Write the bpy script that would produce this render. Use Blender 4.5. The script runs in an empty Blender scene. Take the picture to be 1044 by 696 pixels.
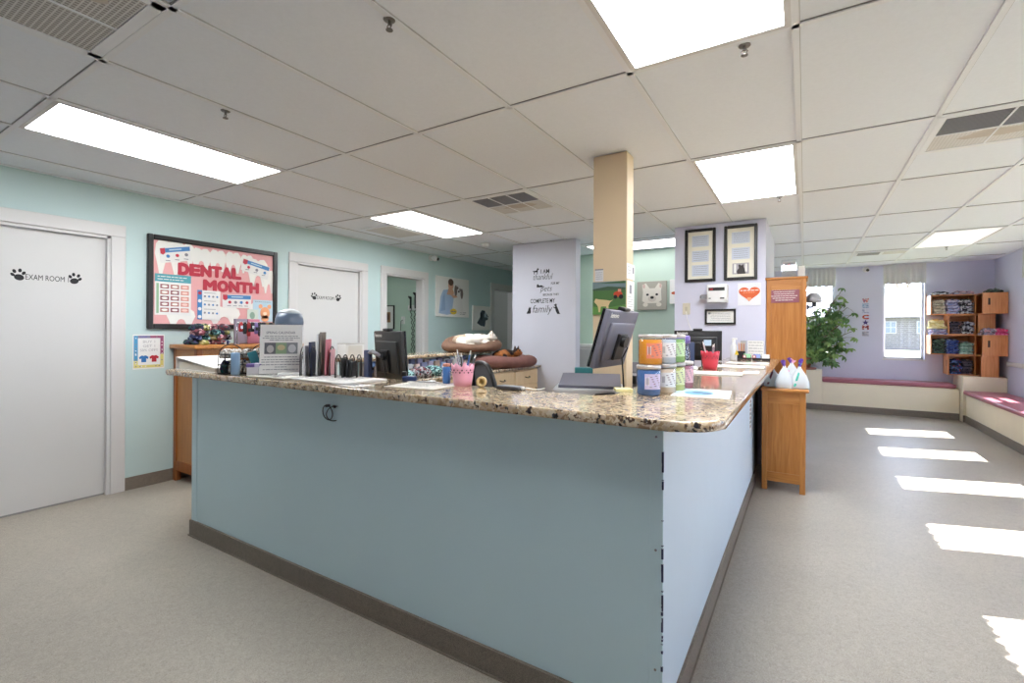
import bpy, bmesh, math, random
from mathutils import Vector, Matrix, noise
PI = math.pi
rnd = random.Random(7)
C = bpy.context.scene.collection

# ------------------------------------------------------------------ materials
def S(r, g, b):
    f = lambda c: ((c/255+0.055)/1.055)**2.4 if c/255 > 0.04045 else c/255/12.92
    return (f(r), f(g), f(b), 1.0)

class NT:
    def __init__(s, m):
        s.t = m.node_tree; s.n = s.t.nodes; s.l = s.t.links
    def new(s, typ, **kw):
        x = s.n.new(typ)
        for k, v in kw.items():
            if k in x.inputs: x.inputs[k].default_value = v
            else: setattr(x, k, v)
        return x
    def link(s, a, b): s.l.new(a, b)

def base_mat(name):
    m = bpy.data.materials.new(name); m.use_nodes = True
    return m, NT(m), m.node_tree.nodes['Principled BSDF']

def mat(name, col, rough=0.5, metal=0.0, var=0.0, scale=20.0, bump=0.0, spec=0.5, coat=0.0, stretch=None):
    """plain paint / plastic / metal with an optional gentle noise variation and bump"""
    m, t, b = base_mat(name)
    b.inputs['Base Color'].default_value = col
    b.inputs['Roughness'].default_value = rough
    b.inputs['Metallic'].default_value = metal
    b.inputs['Specular IOR Level'].default_value = spec
    b.inputs['Coat Weight'].default_value = coat
    if var or bump:
        tc = t.new('ShaderNodeTexCoord'); src = tc.outputs['Object']
        if stretch:
            mp = t.new('ShaderNodeMapping'); mp.inputs['Scale'].default_value = stretch
            t.link(src, mp.inputs['Vector']); src = mp.outputs['Vector']
        nz = t.new('ShaderNodeTexNoise', Scale=scale, Detail=3.0)
        t.link(src, nz.inputs['Vector'])
        if var:
            r = t.new('ShaderNodeValToRGB')
            r.color_ramp.elements[0].position = 0.3; r.color_ramp.elements[1].position = 0.7
            r.color_ramp.elements[0].color = [c*(1-var) for c in col[:3]]+[1]
            r.color_ramp.elements[1].color = [min(1, c*(1+var)) for c in col[:3]]+[1]
            t.link(nz.outputs['Fac'], r.inputs['Fac']); t.link(r.outputs['Color'], b.inputs['Base Color'])
        if bump:
            bp = t.new('ShaderNodeBump', Strength=bump, Distance=0.004)
            t.link(nz.outputs['Fac'], bp.inputs['Height']); t.link(bp.outputs['Normal'], b.inputs['Normal'])
    return m

def speckle_mat(name, cols, scale, rough, bump=0.0, coat=0.0, blotch=None):
    """granite / speckled vinyl: cell colours from a ramp, with noise-distorted cells"""
    m, t, b = base_mat(name)
    tc = t.new('ShaderNodeTexCoord')
    vo = t.new('ShaderNodeTexVoronoi', Scale=scale)
    nz = t.new('ShaderNodeTexNoise', Scale=scale*0.6, Detail=3.0)
    mx = t.new('ShaderNodeMixRGB', blend_type='ADD'); mx.inputs['Fac'].default_value = 0.06
    t.link(tc.outputs['Object'], nz.inputs['Vector'])
    t.link(tc.outputs['Object'], mx.inputs[1]); t.link(nz.outputs['Color'], mx.inputs[2])
    t.link(mx.outputs[0], vo.inputs['Vector'])
    sp = t.new('ShaderNodeSeparateColor'); t.link(vo.outputs['Color'], sp.inputs[0])
    r = t.new('ShaderNodeValToRGB'); r.color_ramp.interpolation = 'CONSTANT'
    e = r.color_ramp.elements
    while len(e) < len(cols): e.new(0.5)
    for i, (p, c) in enumerate(cols):
        e[i].position = p; e[i].color = c
    t.link(sp.outputs[0], r.inputs['Fac']); out = r.outputs['Color']
    if blotch:
        n2 = t.new('ShaderNodeTexNoise', Scale=blotch[0], Detail=4.0)
        t.link(tc.outputs['Object'], n2.inputs['Vector'])
        r2 = t.new('ShaderNodeValToRGB')
        r2.color_ramp.elements[0].position = 0.42; r2.color_ramp.elements[1].position = 0.62
        r2.color_ramp.elements[0].color = (1, 1, 1, 1); r2.color_ramp.elements[1].color = blotch[1]
        t.link(n2.outputs['Fac'], r2.inputs['Fac'])
        m2 = t.new('ShaderNodeMixRGB', blend_type='MULTIPLY'); m2.inputs['Fac'].default_value = 1
        t.link(out, m2.inputs[1]); t.link(r2.outputs['Color'], m2.inputs[2]); out = m2.outputs[0]
    t.link(out, b.inputs['Base Color'])
    b.inputs['Roughness'].default_value = rough; b.inputs['Coat Weight'].default_value = coat
    if bump:
        bp = t.new('ShaderNodeBump', Strength=bump, Distance=0.002)
        t.link(sp.outputs[1], bp.inputs['Height']); t.link(bp.outputs['Normal'], b.inputs['Normal'])
    return m

def wood_mat(name, c1, c2, axis='z', rough=0.35, scale=9.0):
    m, t, b = base_mat(name)
    tc = t.new('ShaderNodeTexCoord')
    mp = t.new('ShaderNodeMapping')
    sc = {'z': (14, 14, 0.9), 'x': (0.9, 14, 14), 'y': (14, 0.9, 14)}[axis]
    mp.inputs['Scale'].default_value = sc
    t.link(tc.outputs['Object'], mp.inputs['Vector'])
    nz = t.new('ShaderNodeTexNoise', Scale=scale*0.35, Detail=6.0, Distortion=1.2)
    t.link(mp.outputs['Vector'], nz.inputs['Vector'])
    r = t.new('ShaderNodeValToRGB')
    r.color_ramp.elements[0].position = 0.32; r.color_ramp.elements[1].position = 0.68
    r.color_ramp.elements[0].color = c1; r.color_ramp.elements[1].color = c2
    t.link(nz.outputs['Fac'], r.inputs['Fac']); t.link(r.outputs['Color'], b.inputs['Base Color'])
    b.inputs['Roughness'].default_value = rough
    return m

def patch_mat(name, cols, scale=60.0, rough=0.85, feature='F1'):
    """printed cloth: random cells of the given colours"""
    m, t, b = base_mat(name)
    tc = t.new('ShaderNodeTexCoord')
    vo = t.new('ShaderNodeTexVoronoi', Scale=scale)
    t.link(tc.outputs['Object'], vo.inputs['Vector'])
    sp = t.new('ShaderNodeSeparateColor'); t.link(vo.outputs['Color'], sp.inputs[0])
    r = t.new('ShaderNodeValToRGB'); r.color_ramp.interpolation = 'CONSTANT'
    e = r.color_ramp.elements
    while len(e) < len(cols): e.new(0.5)
    for i, c in enumerate(cols):
        e[i].position = i/len(cols); e[i].color = c
    t.link(sp.outputs[0], r.inputs['Fac']); t.link(r.outputs['Color'], b.inputs['Base Color'])
    b.inputs['Roughness'].default_value = rough
    return m

def emit_mat(name, col, strength, var=0.0):
    m, t, b = base_mat(name)
    b.inputs['Base Color'].default_value = (0.8, 0.8, 0.8, 1)
    b.inputs['Emission Color'].default_value = col
    b.inputs['Emission Strength'].default_value = strength
    return m

def glass_mat(name, tint=(1, 1, 1, 1), refl=0.08):
    m = bpy.data.materials.new(name); m.use_nodes = True
    t = NT(m); t.n.remove(t.n['Principled BSDF'])
    tr = t.new('ShaderNodeBsdfTransparent', Color=tint); gl = t.new('ShaderNodeBsdfGlossy', Roughness=0.03)
    lw = t.new('ShaderNodeLayerWeight'); lw.inputs['Blend'].default_value = 0.5
    pw = t.new('ShaderNodeMath', operation='POWER'); pw.inputs[1].default_value = 4.0
    mu = t.new('ShaderNodeMath', operation='MULTIPLY_ADD'); mu.inputs[1].default_value = 0.6; mu.inputs[2].default_value = refl*0.5
    t.link(lw.outputs['Facing'], pw.inputs[0]); t.link(pw.outputs[0], mu.inputs[0])
    mx = t.new('ShaderNodeMixShader'); t.link(mu.outputs[0], mx.inputs[0])
    t.link(tr.outputs[0], mx.inputs[1]); t.link(gl.outputs[0], mx.inputs[2])
    t.link(mx.outputs[0], t.n['Material Output'].inputs['Surface'])
    return m

# ------------------------------------------------------------------ mesh builder
def Rz(a): return Matrix.Rotation(a, 4, 'Z')
def Rx(a): return Matrix.Rotation(a, 4, 'X')
def Ry(a): return Matrix.Rotation(a, 4, 'Y')
def T(x, y, z): return Matrix.Translation((x, y, z))

_txt = {}
def text_geo(s, offset=0.0, shear=0.0):
    k = (s, offset, shear)
    if k not in _txt:
        cu = bpy.data.curves.new('lettering', 'FONT'); cu.body = s; cu.size = 1.0
        cu.offset = offset; cu.shear = shear; cu.resolution_u = 3
        o = bpy.data.objects.new('lettering', cu); C.objects.link(o)
        dg = bpy.context.evaluated_depsgraph_get(); dg.update()
        me = bpy.data.meshes.new_from_object(o.evaluated_get(dg))
        vs = [tuple(v.co) for v in me.vertices]; fs = [tuple(p.vertices) for p in me.polygons]
        bpy.data.objects.remove(o); bpy.data.curves.remove(cu); bpy.data.meshes.remove(me)
        _txt[k] = (vs, fs)
    return _txt[k]

class MB:
    """collects shapes into ONE mesh; front of a flat thing looks along local -Y, x to the right, z up"""
    def __init__(s):
        s.v = []; s.f = []; s.mi = []; s.sm = []; s.mats = []; s.M = Matrix.Identity(4)
    def m_idx(s, m):
        if m not in s.mats: s.mats.append(m)
        return s.mats.index(m)
    def add(s, vs, fs, m, smooth=False, M=None):
        X = s.M @ M if M is not None else s.M
        b = len(s.v); i = s.m_idx(m)
        s.v += [tuple(X @ Vector(p)) for p in vs]
        for f in fs:
            s.f.append(tuple(b+k for k in f)); s.mi.append(i); s.sm.append(smooth)
        return s
    def addbm(s, bm, m, smooth=False, M=None):
        bm.verts.ensure_lookup_table(); bm.verts.index_update()
        vs = [tuple(v.co) for v in bm.verts]; fs = [tuple(v.index for v in f.verts) for f in bm.faces]
        bm.free(); return s.add(vs, fs, m, smooth, M)
    def box(s, x0, x1, y0, y1, z0, z1, m, bev=0.0, seg=2, M=None, smooth=None):
        bm = bmesh.new(); bmesh.ops.create_cube(bm, size=1)
        for v in bm.verts:
            v.co = Vector(((x0+x1)/2+v.co.x*(x1-x0), (y0+y1)/2+v.co.y*(y1-y0), (z0+z1)/2+v.co.z*(z1-z0)))
        if bev:
            bmesh.ops.bevel(bm, geom=list(bm.edges), offset=bev, segments=seg, affect='EDGES', profile=0.5)
        return s.addbm(bm, m, bool(bev) if smooth is None else smooth, M)
    def cyl(s, p0, p1, r0, m, r1=None, n=16, cap=True, smooth=True):
        r1 = r0 if r1 is None else r1
        p0 = Vector(p0); p1 = Vector(p1); d = (p1-p0).normalized()
        a = d.orthogonal().normalized(); c = d.cross(a)
        vs = []; fs = []
        for p, r in ((p0, r0), (p1, r1)):
            for k in range(n):
                t = 2*PI*k/n; vs.append(p+a*math.cos(t)*r+c*math.sin(t)*r)
        for k in range(n): fs.append((k, (k+1) % n, n+(k+1) % n, n+k))
        s.add(vs, fs, m, smooth)
        if cap: s.add(vs, [tuple(range(n))[::-1], tuple(range(n, 2*n))], m, False)
        return s
    def tube(s, pts, r, m, n=8, closed=False):
        P = [Vector(p) for p in pts]; k = len(P); vs = []; fs = []
        rr = r if isinstance(r, (list, tuple)) else [r]*k
        prev = None
        for i in range(k):
            if closed: d = (P[(i+1) % k]-P[i-1])
            else: d = P[min(i+1, k-1)]-P[max(i-1, 0)]
            d = d.normalized() if d.length > 1e-9 else Vector((0, 0, 1))
            a = d.orthogonal().normalized() if prev is None else (prev-d*prev.dot(d)).normalized()
            prev = a; c = d.cross(a)
            for j in range(n):
                t = 2*PI*j/n; vs.append(P[i]+(a*math.cos(t)+c*math.sin(t))*rr[i])
        L = k if closed else k-1
        for i in range(L):
            for j in range(n):
                fs.append((i*n+j, i*n+(j+1) % n, ((i+1) % k)*n+(j+1) % n, ((i+1) % k)*n+j))
        if not closed: fs += [tuple(range(n))[::-1], tuple(range((k-1)*n, k*n))]
        return s.add(vs, fs, m, True)
    def lathe(s, prof, m, c=(0, 0, 0), n=28, smooth=True, sx=1.0, sy=1.0, rfun=None):
        vs = []; fs = []; k = len(prof)
        for i, (r, z) in enumerate(prof):
            for j in range(n):
                t = 2*PI*j/n; q = r*(rfun(t, z) if rfun else 1)
                zz = z
                vs.append((c[0]+q*math.cos(t)*sx, c[1]+q*math.sin(t)*sy, c[2]+zz))
        for i in range(k-1):
            for j in range(n):
                fs.append((i*n+j, i*n+(j+1) % n, (i+1)*n+(j+1) % n, (i+1)*n+j))
        if prof[0][0] > 1e-6: fs.append(tuple(range(n))[::-1])
        if prof[-1][0] > 1e-6: fs.append(tuple(range((k-1)*n, k*n)))
        return s.add(vs, fs, m, smooth)
    def prism(s, poly, y0, y1, m, M=None):
        """polygon in the x-z plane given thickness from y0 (front) to y1 (back)"""
        n = len(poly); a = sum(poly[i][0]*poly[(i+1) % n][1]-poly[(i+1) % n][0]*poly[i][1] for i in range(n))
        if a < 0: poly = poly[::-1]
        vs = [(x, y0, z) for x, z in poly]+[(x, y1, z) for x, z in poly]
        fs = [tuple(range(n)), tuple(range(n, 2*n))[::-1]]
        for i in range(n): fs.append((i, n+i, n+(i+1) % n, (i+1) % n))
        return s.add(vs, fs, m, False, M)
    def slab(s, poly, z0, z1, m):
        """polygon in the x-y plane given thickness in z"""
        n = len(poly); a = sum(poly[i][0]*poly[(i+1) % n][1]-poly[(i+1) % n][0]*poly[i][1] for i in range(n))
        if a < 0: poly = poly[::-1]
        vs = [(x, y, z0) for x, y in poly]+[(x, y, z1) for x, y in poly]
        fs = [tuple(range(n))[::-1], tuple(range(n, 2*n))]
        for i in range(n): fs.append((i, (i+1) % n, n+(i+1) % n, n+i))
        return s.add(vs, fs, m, False)
    def rect(s, x0, x1, z0, z1, y, m, th=0.0008): return s.box(x0, x1, y-th, y, z0, z1, m)
    def ell(s, cx, cz, rx, rz, y, m, th=0.0008, n=20, rot=0.0, a0=0, a1=2*PI):
        p = []
        for k in range(n):
            t = a0+(a1-a0)*k/(n if a1-a0 > 6.2 else n-1)
            x, z = rx*math.cos(t), rz*math.sin(t)
            p.append((cx+x*math.cos(rot)-z*math.sin(rot), cz+x*math.sin(rot)+z*math.cos(rot)))
        return s.prism(p, y-th, y, m)
    def sph(s, c, r, m, n=16, M=None):
        r = r if isinstance(r, (tuple, list)) else (r, r, r)
        bm = bmesh.new(); bmesh.ops.create_uvsphere(bm, u_segments=n, v_segments=max(6, n//2), radius=1)
        for v in bm.verts: v.co = Vector((c[0]+v.co.x*r[0], c[1]+v.co.y*r[1], c[2]+v.co.z*r[2]))
        return s.addbm(bm, m, True, M)
    def text(s, t, x, z, size, y, m, align='l', offset=0.0, shear=0.0, th=0.0008, width=None, rot=0.0):
        vs, fs = text_geo(t, offset, shear)
        if not vs: return s
        x0 = min(v[0] for v in vs); x1 = max(v[0] for v in vs)
        kx = kz = size
        if width: kx = width/(x1-x0)
        dx = {'l': 0, 'c': -(x1-x0)*kx/2, 'r': -(x1-x0)*kx}[align]
        n = len(vs); P = []
        for yy in (y-th, y):
            for v in vs:
                a, b = dx+(v[0]-x0)*kx, v[1]*kz
                P.append((x+a*math.cos(rot)-b*math.sin(rot), yy, z+a*math.sin(rot)+b*math.cos(rot)))
        F = list(fs); cnt = {}
        for f in fs:
            for i in range(len(f)):
                e = (f[i], f[(i+1) % len(f)]); cnt[e] = cnt.get(e, 0)+1
        for (a, b) in cnt:
            if (b, a) not in cnt: F.append((a, n+a, n+b, b))
        return s.add(P, F, m, False)
    def scribble(s, x0, x1, z, h, y, m, seed=0, th=0.0006):
        """a line of print too small to read in the photograph: short dashes"""
        r = random.Random(seed); x = x0
        while x < x1:
            w = r.uniform(1.2, 4.0)*h
            s.box(x, min(x+w, x1), y-th, y, z-h*0.32, z+h*0.32, m); x += w+h*0.6
        return s
    def mesh(s, name):
        me = bpy.data.meshes.new(name); me.from_pydata(s.v, [], s.f); me.update()
        for m in s.mats: me.materials.append(m)
        me.polygons.foreach_set('material_index', s.mi); me.polygons.foreach_set('use_smooth', s.sm)
        return me
    def build(s, name, parent=None, loc=(0, 0, 0), rot=0.0):
        o = bpy.data.objects.new(name, s.mesh(name)); C.objects.link(o)
        o.location = loc
        o.rotation_euler = rot if isinstance(rot, (tuple, list)) else (0, 0, rot)
        if parent: o.parent = parent
        return o

def remeshed(mb, name, voxel=0.01, smooth=6, parent=None, loc=(0, 0, 0), rot=0.0):
    """fuse the collected shapes into one continuous skin"""
    o = mb.build(name)
    a = o.modifiers.new('r', 'REMESH'); a.mode = 'VOXEL'; a.voxel_size = voxel; a.use_smooth_shade = True
    b = o.modifiers.new('s', 'SMOOTH'); b.iterations = smooth; b.factor = 0.5
    dg = bpy.context.evaluated_depsgraph_get(); dg.update()
    me = bpy.data.meshes.new_from_object(o.evaluated_get(dg)); me.name = name
    o.modifiers.clear(); old = o.data; o.data = me; bpy.data.meshes.remove(old)
    o.location = loc; o.rotation_euler = rot if isinstance(rot, (tuple, list)) else (0, 0, rot)
    if parent: o.parent = parent
    return o

def tag(o, label=None, cat=None, group=None, kind=None):
    if label: o['label'] = label
    if cat: o['category'] = cat
    if group: o['group'] = group
    if kind: o['kind'] = kind
    return o

def thing(name, label, cat, loc=(0, 0, 0), rot=0.0, group=None):
    o = bpy.data.objects.new(name, None); C.objects.link(o); o.empty_display_size = 0.05
    o.location = loc; o.rotation_euler = rot if isinstance(rot, (tuple, list)) else (0, 0, rot)
    return tag(o, label, cat, group)

def single(mb, name, label, cat, loc=(0, 0, 0), rot=0.0, group=None):
    return tag(mb.build(name, None, loc, rot), label, cat, group)

def struct(mb, name, parent=None, label=None):
    o = mb.build(name, parent); o['kind'] = 'structure'
    if label: o['label'] = label
    return o

KIDS = {}
def copy_tree(o, loc=None, rot=None, label=None, group=None, parent=None):
    c = o.copy(); C.objects.link(c)
    if loc is not None: c.location = loc
    if rot is not None: c.rotation_euler = rot if isinstance(rot, (tuple, list)) else (0, 0, rot)
    if label: c['label'] = label
    if group: c['group'] = group
    if parent: c.parent = parent
    for ch in list(o.children): copy_tree(ch, parent=c)
    return c

def paint(o, m):
    """give this one object its own material while sharing the mesh"""
    for sl in o.material_slots: sl.link = 'OBJECT'; sl.material = m
LEFT = PI/2          # things hung on the left wall: local x runs to world +Y, local y into the wall

# ------------------------------------------------------------------ shared materials
M = {}
M['teal'] = mat('teal_wall_paint', S(193, 214, 214), 0.6, var=0.02, scale=3, bump=0.03)
M['lavender'] = mat('lavender_wall_paint', S(207, 208, 227), 0.6, var=0.02, scale=3, bump=0.03)
M['greyl'] = mat('grey_lavender_paint', S(200, 202, 214), 0.6, var=0.02, scale=3)
M['mint'] = mat('mint_wall_paint', S(194, 214, 200), 0.6, var=0.02, scale=3)
M['white_trim'] = mat('white_trim_paint', S(214, 212, 212), 0.45)
M['door'] = mat('white_door_paint', S(212, 211, 210), 0.4, var=0.01, scale=4)
M['ceiling'] = mat('ceiling_tile', S(232, 236, 243), 0.9, var=0.015, scale=60, bump=0.05)
M['tee'] = mat('ceiling_tee', S(232, 234, 238), 0.6)
M['gap'] = mat('gap_shadow', S(146, 145, 144), 0.9)  # shadow in narrow gaps, put in as a flat grey
M['shade'] = mat('tee_shade_line', S(186, 186, 186), 0.9)  # slight shade beside the runners, painted as a thin strip
M['grey_room'] = mat('grey_hall_paint', S(176, 178, 174), 0.8)
M['floor'] = speckle_mat('speckled_vinyl', [(0, S(171, 163, 150)), (0.3, S(157, 150, 138)), (0.6, S(183, 175, 162)), (0.85, S(134, 127, 116))], 220, 0.42, bump=0.06, blotch=(1.3, (0.92, 0.92, 0.93, 1)))
M['cove'] = speckle_mat('cove_base_vinyl', [(0, S(134, 123, 111)), (0.35, S(108, 99, 88)), (0.7, S(138, 128, 116)), (0.9, S(92, 84, 76))], 260, 0.5)
M['granite'] = speckle_mat('granite', [(0, S(206, 186, 154)), (0.22, S(182, 156, 120)), (0.42, S(218, 204, 178)), (0.62, S(158, 132, 102)), (0.74, S(196, 176, 154)), (0.88, S(92, 74, 60)), (0.94, S(34, 30, 30))], 74, 0.12, coat=0.4, blotch=(7, (0.84, 0.82, 0.80, 1)))
M['counter_front'] = mat('blue_grey_panel', S(196, 221, 227), 0.42, var=0.015, scale=2.5)
M['counter_side'] = mat('pale_blue_panel', S(202, 219, 232), 0.4, var=0.015, scale=2.5)
M['scuff'] = mat('navy_scuff', S(42, 52, 84), 0.7)
M['oak'] = wood_mat('honey_oak', S(164, 104, 46), S(188, 128, 66))
M['oak_h'] = wood_mat('honey_oak_rail', S(166, 106, 48), S(192, 132, 70), 'x')
M['oak_d'] = wood_mat('reddish_oak', S(142, 78, 34), S(168, 100, 48))
M['pine'] = wood_mat('pine_crate', S(188, 118, 66), S(212, 146, 90), 'z')
M['pine_h'] = wood_mat('pine_board', S(192, 120, 62), S(216, 148, 88), 'x')
M['maple'] = wood_mat('pale_maple', S(222, 192, 150), S(234, 208, 168), 'z')
M['burgundy'] = mat('burgundy_vinyl', S(158, 92, 104), 0.4, var=0.05, scale=8, bump=0.08)
M['cream'] = mat('cream_paint', S(236, 224, 198), 0.5, var=0.02, scale=4)
M['beige_post'] = mat('beige_paint', S(212, 190, 158), 0.6, var=0.02, scale=4)
M['black'] = mat('black_plastic', S(28, 28, 30), 0.4)
M['blackframe'] = mat('black_frame', S(30, 28, 28), 0.35)
M['dkgrey'] = mat('dark_grey_plastic', S(62, 62, 66), 0.45)
M['grey'] = mat('grey_plastic', S(140, 140, 146), 0.45)
M['monback'] = mat('monitor_grey', S(104, 104, 118), 0.4)
M['navy'] = mat('navy_plastic', S(50, 62, 96), 0.4)
M['white'] = mat('white_plastic', S(232, 232, 230), 0.4)
M['paper'] = mat('paper', S(234, 233, 230), 0.8)
M['paperg'] = mat('off_white_paper', S(222, 220, 212), 0.8)
M['ink'] = mat('black_ink', S(24, 24, 28), 0.7)
M['inkg'] = mat('grey_ink', S(138, 138, 146), 0.8)
M['steel'] = mat('steel', S(180, 180, 184), 0.25, metal=1.0)
M['chrome'] = mat('dull_chrome', S(120, 116, 112), 0.35, metal=0.9)
M['dsteel'] = mat('dark_wire', S(58, 56, 56), 0.35, metal=0.8)
M['glass'] = glass_mat('window_glass')
M['acrylic'] = glass_mat('clear_acrylic', (0.94, 0.95, 0.96, 1), 0.1)
M['screen'] = mat('dark_screen', S(14, 14, 18), 0.15)
def P(name, r, g, b, rough=0.6):
    k = 'p_'+name
    if k not in M: M[k] = mat(name, S(r, g, b), rough)
    return M[k]
# ================================================================== the room
XL, XR, YB, YF, H = -4.63, 2.42, -2.2, 9.85, 2.402
G = 0.6096
def gx(i): return -0.0335+i*G
def gy(j): return 0.776+j*2*G

b = MB(); b.box(-7.2, XR+0.15, YB-0.1, YF+0.15, -0.1, 0, M['floor']); struct(b, 'floor')
b = MB(); b.box(-7.2, XR+0.15, YB-0.1, YF+0.15, H+0.006, H+0.1, M['ceiling']); struct(b, 'ceiling')

# T-bar grid of the suspended ceiling: runners along the room every 0.61 m, cross tees every 1.22 m
b = MB()
def tee_x(x, y0, y1):
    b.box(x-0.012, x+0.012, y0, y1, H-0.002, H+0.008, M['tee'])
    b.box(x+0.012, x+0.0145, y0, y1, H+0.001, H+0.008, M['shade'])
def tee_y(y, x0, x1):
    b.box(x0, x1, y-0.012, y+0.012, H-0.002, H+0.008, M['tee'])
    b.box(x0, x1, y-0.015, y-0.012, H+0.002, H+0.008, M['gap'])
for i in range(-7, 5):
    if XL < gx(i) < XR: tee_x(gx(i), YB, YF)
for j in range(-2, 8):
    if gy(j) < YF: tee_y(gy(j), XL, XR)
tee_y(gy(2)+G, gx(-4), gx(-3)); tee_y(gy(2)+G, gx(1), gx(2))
b.box(XL, XL+0.02, YB, 8.2, H-0.004, H+0.006, M['tee'])
b.box(XL, XR, YF-0.02, YF, H-0.004, H+0.006, M['tee'])
b.box(XR-0.02, XR, YB, YF, H-0.004, H+0.006, M['tee'])
struct(b, 'trim_1')

def wall_with_holes(name, horizontal, c0, c1, lo, hi, holes, m, z1=H):
    """holes: (start, end, z0, z1) along the wall; c0..c1 is its thickness"""
    b = MB()
    def bx(a, e, z0, zz):
        if e-a < 1e-4 or zz-z0 < 1e-4: return
        if horizontal: b.box(a, e, c0, c1, z0, zz, m)
        else: b.box(c0, c1, a, e, z0, zz, m)
    p = lo
    for a, e, z0, zz in sorted(holes):
        bx(p, a, 0, z1); bx(a, e, 0, z0); bx(a, e, zz, z1); p = e
    bx(p, hi, 0, z1)
    return struct(b, name)

D1, D2, D3, D4 = (0.62, 1.507), (3.105, 3.975), (4.375, 5.085), (6.87, 7.55)
wall_with_holes('wall_left', False, XL-0.12, XL, YB, 8.2, [(*D1, 0, 2.02), (*D2, 0, 2.02), (*D3, 0, 2.03), (*D4, 0, 2.03)], M['teal'])
WIN_F = [(-0.084, 0.433), (1.10, 1.618)]
wall_with_holes('wall_far', True, YF, YF+0.15, -1.42, XR+0.15, [(a, e, 0.865, 2.3) for a, e in WIN_F], M['lavender'])
WIN_R = [(8.10, 8.62), (6.86, 7.37), (5.61, 6.10), (4.34, 4.86), (3.10, 3.62), (1.85, 2.37)]
wall_with_holes('wall_right', False, XR, XR+0.15, YB, YF, [(a, e, 0.70, 2.3) for a, e in WIN_R], M['lavender'])
b = MB(); b.box(XL-0.12, XR+0.15, YB-0.12, YB, 0, H, M['lavender']); struct(b, 'wall_back')

# interior walls
b = MB(); b.box(-3.223, -2.335, 5.23, 5.36, 0, H, M['greyl']); struct(b, 'wall_quote')
b = MB(); b.box(-1.186, -0.325, 5.23, 6.69, 0, H, M['lavender']); struct(b, 'wall_certificates')
b = MB(); b.box(-3.1, -1.186, 6.45, 6.57, 0, H, M['mint']); struct(b, 'wall_green')
b = MB(); b.box(-3.223, -3.1, 5.36, 8.2, 0, H, M['mint']); struct(b, 'wall_passage')
b = MB(); b.box(XL, -3.1, 8.2, 8.3, 0, H, M['teal']); struct(b, 'wall_passage_end')
b = MB(); b.box(-1.42, -1.30, 6.57, YF, 0, H, M['lavender']); struct(b, 'wall_corridor')
# exam room seen through the open doorway, dark hall further along
b = MB(); b.box(-7.2, XL-0.12, 6.0, 6.1, 0, H, M['mint']); b.box(-7.3, -7.2, 2.9, 8.3, 0, H, M['mint']); b.box(-7.2, XL-0.12, 2.8, 2.9, 0, H, M['mint'])
struct(b, 'wall_exam')
b = MB(); b.box(-7.2, XL-0.12, 6.1, 6.16, 0, H, M['grey_room']); b.box(-6.3, -6.2, 6.16, 8.2, 0, H, M['grey_room']); b.box(-7.2, XL-0.12, 8.2, 8.3, 0, H, M['grey_room'])
struct(b, 'wall_hall')

# painted square post, floor to ceiling
b = MB(); b.box(-1.149, -0.930, 2.84, 2.968, 0, H, M['beige_post'], bev=0.004, seg=1, smooth=False)
struct(b, 'trim_2', label='beige square post from the floor to the ceiling behind the counter')

# ---------------------------------------------------------------- doors on the left wall
def casing(y0, y1, z1):
    b = MB(); b.M = Matrix.Identity(4)
    w, t = 0.095, 0.018
    for a, e in ((y0-w, y0), (y1, y1+w)):
        b.box(XL, XL+t, a, e, 0, z1, M['white_trim'], bev=0.004, seg=1, smooth=False)
    b.box(XL, XL+t, y0-w, y1+w, z1, z1+w, M['white_trim'], bev=0.004, seg=1, smooth=False)
    # jamb lining and stop
    for a, e in ((y0, y0+0.02), (y1-0.02, y1)):
        b.box(XL-0.12, XL+0.004, a, e, 0, z1, M['white_trim'])
    b.box(XL-0.12, XL+0.004, y0, y1, z1-0.02, z1, M['white_trim'])
    return b
def paw(b, x, z, s, y, m, rot=0.0):
    b.ell(x, z-0.12*s, 0.30*s, 0.25*s, y, m, rot=rot)
    for a, d in ((-1.0, 0.40), (-0.35, 0.5), (0.35, 0.5), (1.0, 0.40)):
        b.ell(x+math.sin(a+rot)*d*s, z-0.05*s+math.cos(a+rot)*d*s, 0.11*s, 0.16*s, y, m, rot=-(a+rot)*0.6)
for n, (y0, y1), txt, tx in ((1, D1, 'EXAM ROOM 1', (0.98, 1.33)), (2, D2, 'EXAM ROOM 1', (3.318, 3.694))):
    d = struct(casing(y0, y1, 2.02), 'door_%d' % n)
    s = MB(); s.box(XL-0.075, XL-0.035, y0+0.02, y1-0.02, 0.012, 1.997, M['door'])
    s.box(XL-0.075, XL-0.035, y0+0.02, y1-0.02, 0.0, 0.012, M['gap']); s.build('door_leaf', d)
    t = MB(); yc = (tx[0]+tx[1])/2; w = tx[1]-tx[0]
    t.M = T(XL-0.035, yc, 1.662) @ Rz(LEFT)
    t.text(txt, 0, -0.022, 0.055, 0, M['ink'], 'c', width=w*0.66)
    paw(t, -w*0.42, 0, 0.085, 0, M['ink'], -0.25); paw(t, w*0.42, 0, 0.085, 0, M['ink'], 0.25)
    t.build('lettering', d)['label'] = 'black lettering with a paw print at each end'
    k = MB(); k.lathe([(0.026, 0), (0.026, 0.008), (0.012, 0.012), (0.012, 0.03), (0.028, 0.045), (0.026, 0.06), (0.0, 0.066)], M['steel'])
    kk = k.build('door_handle', d, (XL-0.035, y0+0.08, 1.0), (0, PI/2, 0))
struct(casing(*D3, 2.03), 'door_3')
d = struct(casing(*D4, 2.03), 'door_4')

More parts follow.
